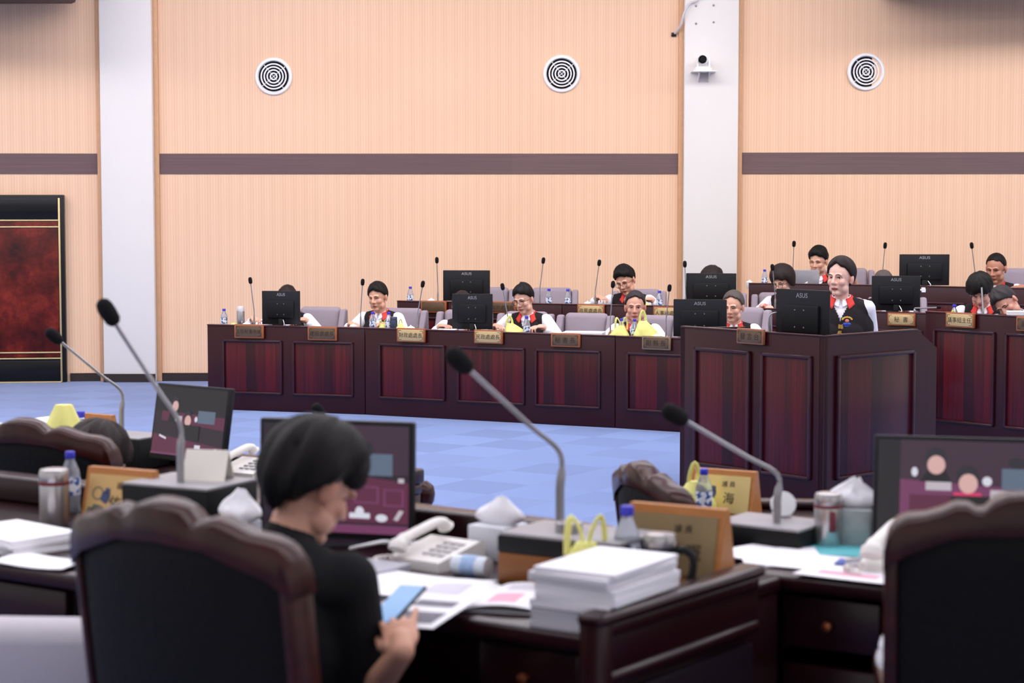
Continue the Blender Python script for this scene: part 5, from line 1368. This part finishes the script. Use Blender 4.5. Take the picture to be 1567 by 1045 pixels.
def booklet(loc, rz, label, n=2):
    t = thing('open_booklet', label, 'booklet', loc, R(rz))
    for s_ in (-1, 1):
        mb = MB()
        for q in (0, 1): mb.grid(lambda u, v, q=q: (s_*u*.2, (v-.5)*.28, (.016*math.sin(PI*min(1, u*1.05))**.6+.006*(1-u))*(1-q*.96)+.001), 12, 4)
        k0 = len(mb.f); zt = lambda x: .016*math.sin(PI*min(1, abs(x)/.2*1.05))**.6+.006*(1-abs(x)/.2)+.0018
        for (x0, y0, x1, y1, k) in ((.03, -.1, .1, .0, 2), (.04, .04, .16, .1, 1)) if s_ > 0 else ((.05, -.08, .15, .08, 1),):
            ns = 6; mb.add([(s_*(x0+(x1-x0)*i/ns), y, zt(x0+(x1-x0)*i/ns)) for i in range(ns+1) for y in (y0, y1)], [(2*i, 2*i+1, 2*i+3, 2*i+2) for i in range(ns)], k)
        mb.build('page', [PAPER, mat('print_text', rgb(206, 202, 214), .8), mat('print_pink', rgb(232, 170, 190), .8)], t)
    return t
booklet(G(742, 918, ZD+.002), RZC+20, 'open booklet with curled pages beside the paper block')
sheet(G(640, 898, ZD+.004), RZC+8, .3, .26, 'white printed sheet under the held phone on the nearest desk', curl=.01)
c = P(640, 935, 4.45); c.z = ZD+.016; sheet(c, RZC+14, .2, .29, 'white leaflet with grey photographs hanging over the desk edge by the hand', ((1, -.02, -.11, .08, -.02), (1, -.03, .03, .07, .08)), curl=.004, tiltx=3)
for (px, py, w_, d_, rz, l) in ((20, 832, .3, .26, RZL-10, 'white papers with pale blue sheet beside the steel thermos'), (70, 862, .24, .14, RZL+4, 'single white sheet near the front edge of the thermos desk'),):
    sheet(G(px, py, ZD+.002), rz, w_, d_, l, curl=.012)
papers(G(22, 836, ZD+.001), 'low stack of white papers at the picture edge beside the thermos', .30, .22, .045, R(RZL-8), n=4)
for (px, py, w_, d_, rz, z_, l, pics) in ((1195, 853, .21, .29, RZR+30, .002, 'white sheet lying nearest the thin gooseneck box', ()), (1262, 862, .3, .21, RZR+4, .0045, 'wide white sheet across the front of the tissue box desk', ()), (1320, 878, .29, .2, RZR-2, .007, 'white printed sheet at the front edge near the black chair', ((2, -.1, -.06, .06, -.02),)), (1150, 845, .14, .2, RZR-14, .001, 'folded white sheet beside the name prism on the far side', ())):
    sheet(G(px, py, ZD+z_), rz, w_, d_, l, pics, curl=.002)
sheet(G(1285, 840, ZD+.001), RZR+16, .2, .22, 'teal card folder under the white sheets by the tissue box', name='card_folder', cat='folder').children[0].data.materials[0] = mat('teal_card', rgb(96, 186, 196), .7)
sheet(G(1322, 862, ZD+.012), RZR+10, .14, .08, 'blue printed card beside the telephone cord', name='printed_card', cat='card').children[0].data.materials[0] = mat('print_blue', rgb(80, 96, 170), .8)
c = at(318, 5.64, ZD+.142); t = thing('folded_card', 'blank cream card standing on the grey topped gooseneck box', 'card', c, R(-14)); mb = MB(); mb.prism([(-.04, 0), (0, .088), (.04, 0), (.038, 0), (0, .084), (-.038, 0)], .13, 'x', -.065); mb.build('card_sheet', mat('cream_card', rgb(238, 232, 222), .8), t)
sheet(at(236, 7.72, Z1+.002), -20, .4, .3, 'white papers on the lower desk before the tilted monitor', curl=.004)
papers(at(68, 8.3, Z1), 'tall white paper pile beside the pointed yellow bag', .24, .3, .19, R(-30), n=7)
papers(at(552, 5.0, ZD), 'thin grey notebook beside the telephone and dark monitor', .2, .15, .02, R(RZC), name='notebook', cat='notebook', n=1, m=mat('grey_cover', rgb(176, 174, 184), .6))
mb = MB(); c = at(560, 5.2, ZD); mb.M = Matrix.Translation(c); mb.tube(smooth_path([(-.05, .1, .006), (0, .02, .03), (.05, .04, .035), (.08, .1, .012), (.14, .06, .03), (.2, .08, .012)]), .005, 8); tag(mb.build('white_cable', WHITE), 'loose white cable looping under the large dark monitor', 'cable')
mb = MB(); c = at(1336, 5.0, ZD+.012); mb.M = Matrix.Translation(c); mb.tube(smooth_path([(-.06, .03, .01), (-.02, .0, .02), (.03, -.01, .015), (.04, .03, .02), (.0, .05, .012), (.05, .08, .012)]), .006, 8); tag(mb.build('telephone_cord', CHROME), 'grey looped telephone cord on papers by the black chair', 'cord')
t = thing('paper_roll', 'rolled clear wrapped pack lying before the walnut box', 'roll', at(721, 4.93, ZD+.027), R(RZC+6)); mb = MB(); mb.M = Matrix.Rotation(R(90), 4, 'Y'); mb.lathe([(.01, -.05), (.026, -.048), (.027, .0), (.026, .048), (.01, .05)], n=20); mb.build('wrapped_pack', mat('clear_wrap', rgb(206, 214, 226), .2, var=.15, scale=40), t)
mb = MB(); mb.M = Matrix.Rotation(R(90), 4, 'Y'); mb.lathe([(.0275, -.02), (.028, -.018), (.028, .018), (.0275, .02)], n=20); mb.build('paper_label', mat('pale_blue_label', rgb(150, 176, 216), .5, var=.4, scale=60), t)
# ------------------------------------------------------------------ the man with the phone, and the hidden sitter
wr = P(616, 996, 4.14); tipd = (P(606, 925, 4.27)-wr).normalized()
phc = P(607, 926, 4.33)
p = person('man in black t-shirt seen from behind, bent over a phone in his hand', 481, 746, 4.42, None, ZTIER, 144.6, -16, 30, 0, 14, hair='fluffy', seed=21, skin=(206, 152, 128), outfit='tee', voxel=.004, detail=True, tz=.93, hs=.97, sh=1.1,
           hands_world=((wr, (.5, -.3, -1.)), (P(470, 940, 4.75),)), hand_pose=(dict(u=tipd, n=(.1, .75, -.55), curls=(30, 36, 34, 8), thumb=(.7, .5, .5), spread=.2), None), tee_len=.97)
t = thing('smartphone', 'smartphone with lit pale blue screen held in the hand over the leaflet', 'phone', phc, rot=(R(24), R(-4), R(RZC+2)))
mb = MB(); mb.box((0, 0, 0), (.074, .15, .009), .004, seg=3); mb.build('phone_case', MONBLK, t)
mb = MB(); mb.box((0, 0, .0052), (.067, .14, .001), 0); mb.build('screen', emis('phone_screen', rgb(150, 190, 240), .9), t)
person('person with brown hair sunk low in the carved chair beyond the thermos', 150, 712, 7.12, None, 0, 152, -10, 20, 0, 8, hair='fluffy', hcol='brown', seed=22, outfit='jacket', detail=False, tz=.78)
c = P(1361, 978, 4.2); t = thing('folded_cloth', 'white folded cloth on the arm beside the black chair', 'cloth', (c.x+.03, c.y, c.z-.05)); mb = MB(); mb.grid(lambda u, v: (.06*math.cos(2*PI*u)*(1-.25*v)+.008*noise.noise(V((u*9, v*4, 2))), .07*math.sin(2*PI*u), .05*math.sin(v*PI/2)-.03*(1-v)), 24, 10); mb.build('cloth_fold', PAPER, t, ang=60)
LE = [290, 390, 430, 400, 560]; WS = .75; EXPO = .08
# ================================================================== lights, world, camera
def area(name, loc, sx, sy, e, col=(1, .97, .98), rot=(0, 0, 0)):
    l = bpy.data.lights.new(name, 'AREA'); l.shape = 'RECTANGLE'; l.size = sx; l.size_y = sy; l.energy = e; l.color = col
    o = bpy.data.objects.new(name, l); COL.objects.link(o); o.location = loc; o.rotation_euler = rot
    return o
for i, y in enumerate((3.5, 7.5, 11.5, 15.5)):
    area('overhead_light', (0, y, HW-.06), 18, 1.6, LE[i], (1, .955, .92))
area('overhead_light', (0, 16.6, HW-.08), 21, 1., LE[4], (1, .955, .92), (R(38), 0, 0))  # added tilted lamp that brightens the back wall, no known fixture
w = bpy.data.worlds.new('hall_air'); bpy.context.scene.world = w; w.use_nodes = True
w.node_tree.nodes['Background'].inputs[0].default_value = (.93, .90, .90, 1)
w.node_tree.nodes['Background'].inputs[1].default_value = WS
cam = bpy.data.cameras.new('camera'); co = bpy.data.objects.new('camera', cam); COL.objects.link(co)
cam.sensor_width = 36; cam.lens = FPX*36/1567; cam.clip_end = 100
co.location = (0, 0, HC); co.rotation_euler = (R(90)-TILT, 0, 0)
cam.dof.use_dof = True; cam.dof.focus_distance = 14.5; cam.dof.aperture_fstop = 4.2
sc = bpy.context.scene; sc.camera = co
sc.view_settings.view_transform = 'Standard'; sc.view_settings.look = 'None'; sc.view_settings.exposure = EXPO
try:
    sc.cycles.use_denoising = True; sc.cycles.denoiser = 'OPENIMAGEDENOISE'
    sc.cycles.max_bounces = 6; sc.cycles.sample_clamp_indirect = 6; sc.cycles.caustics_reflective = False; sc.cycles.caustics_refractive = False
except Exception: pass
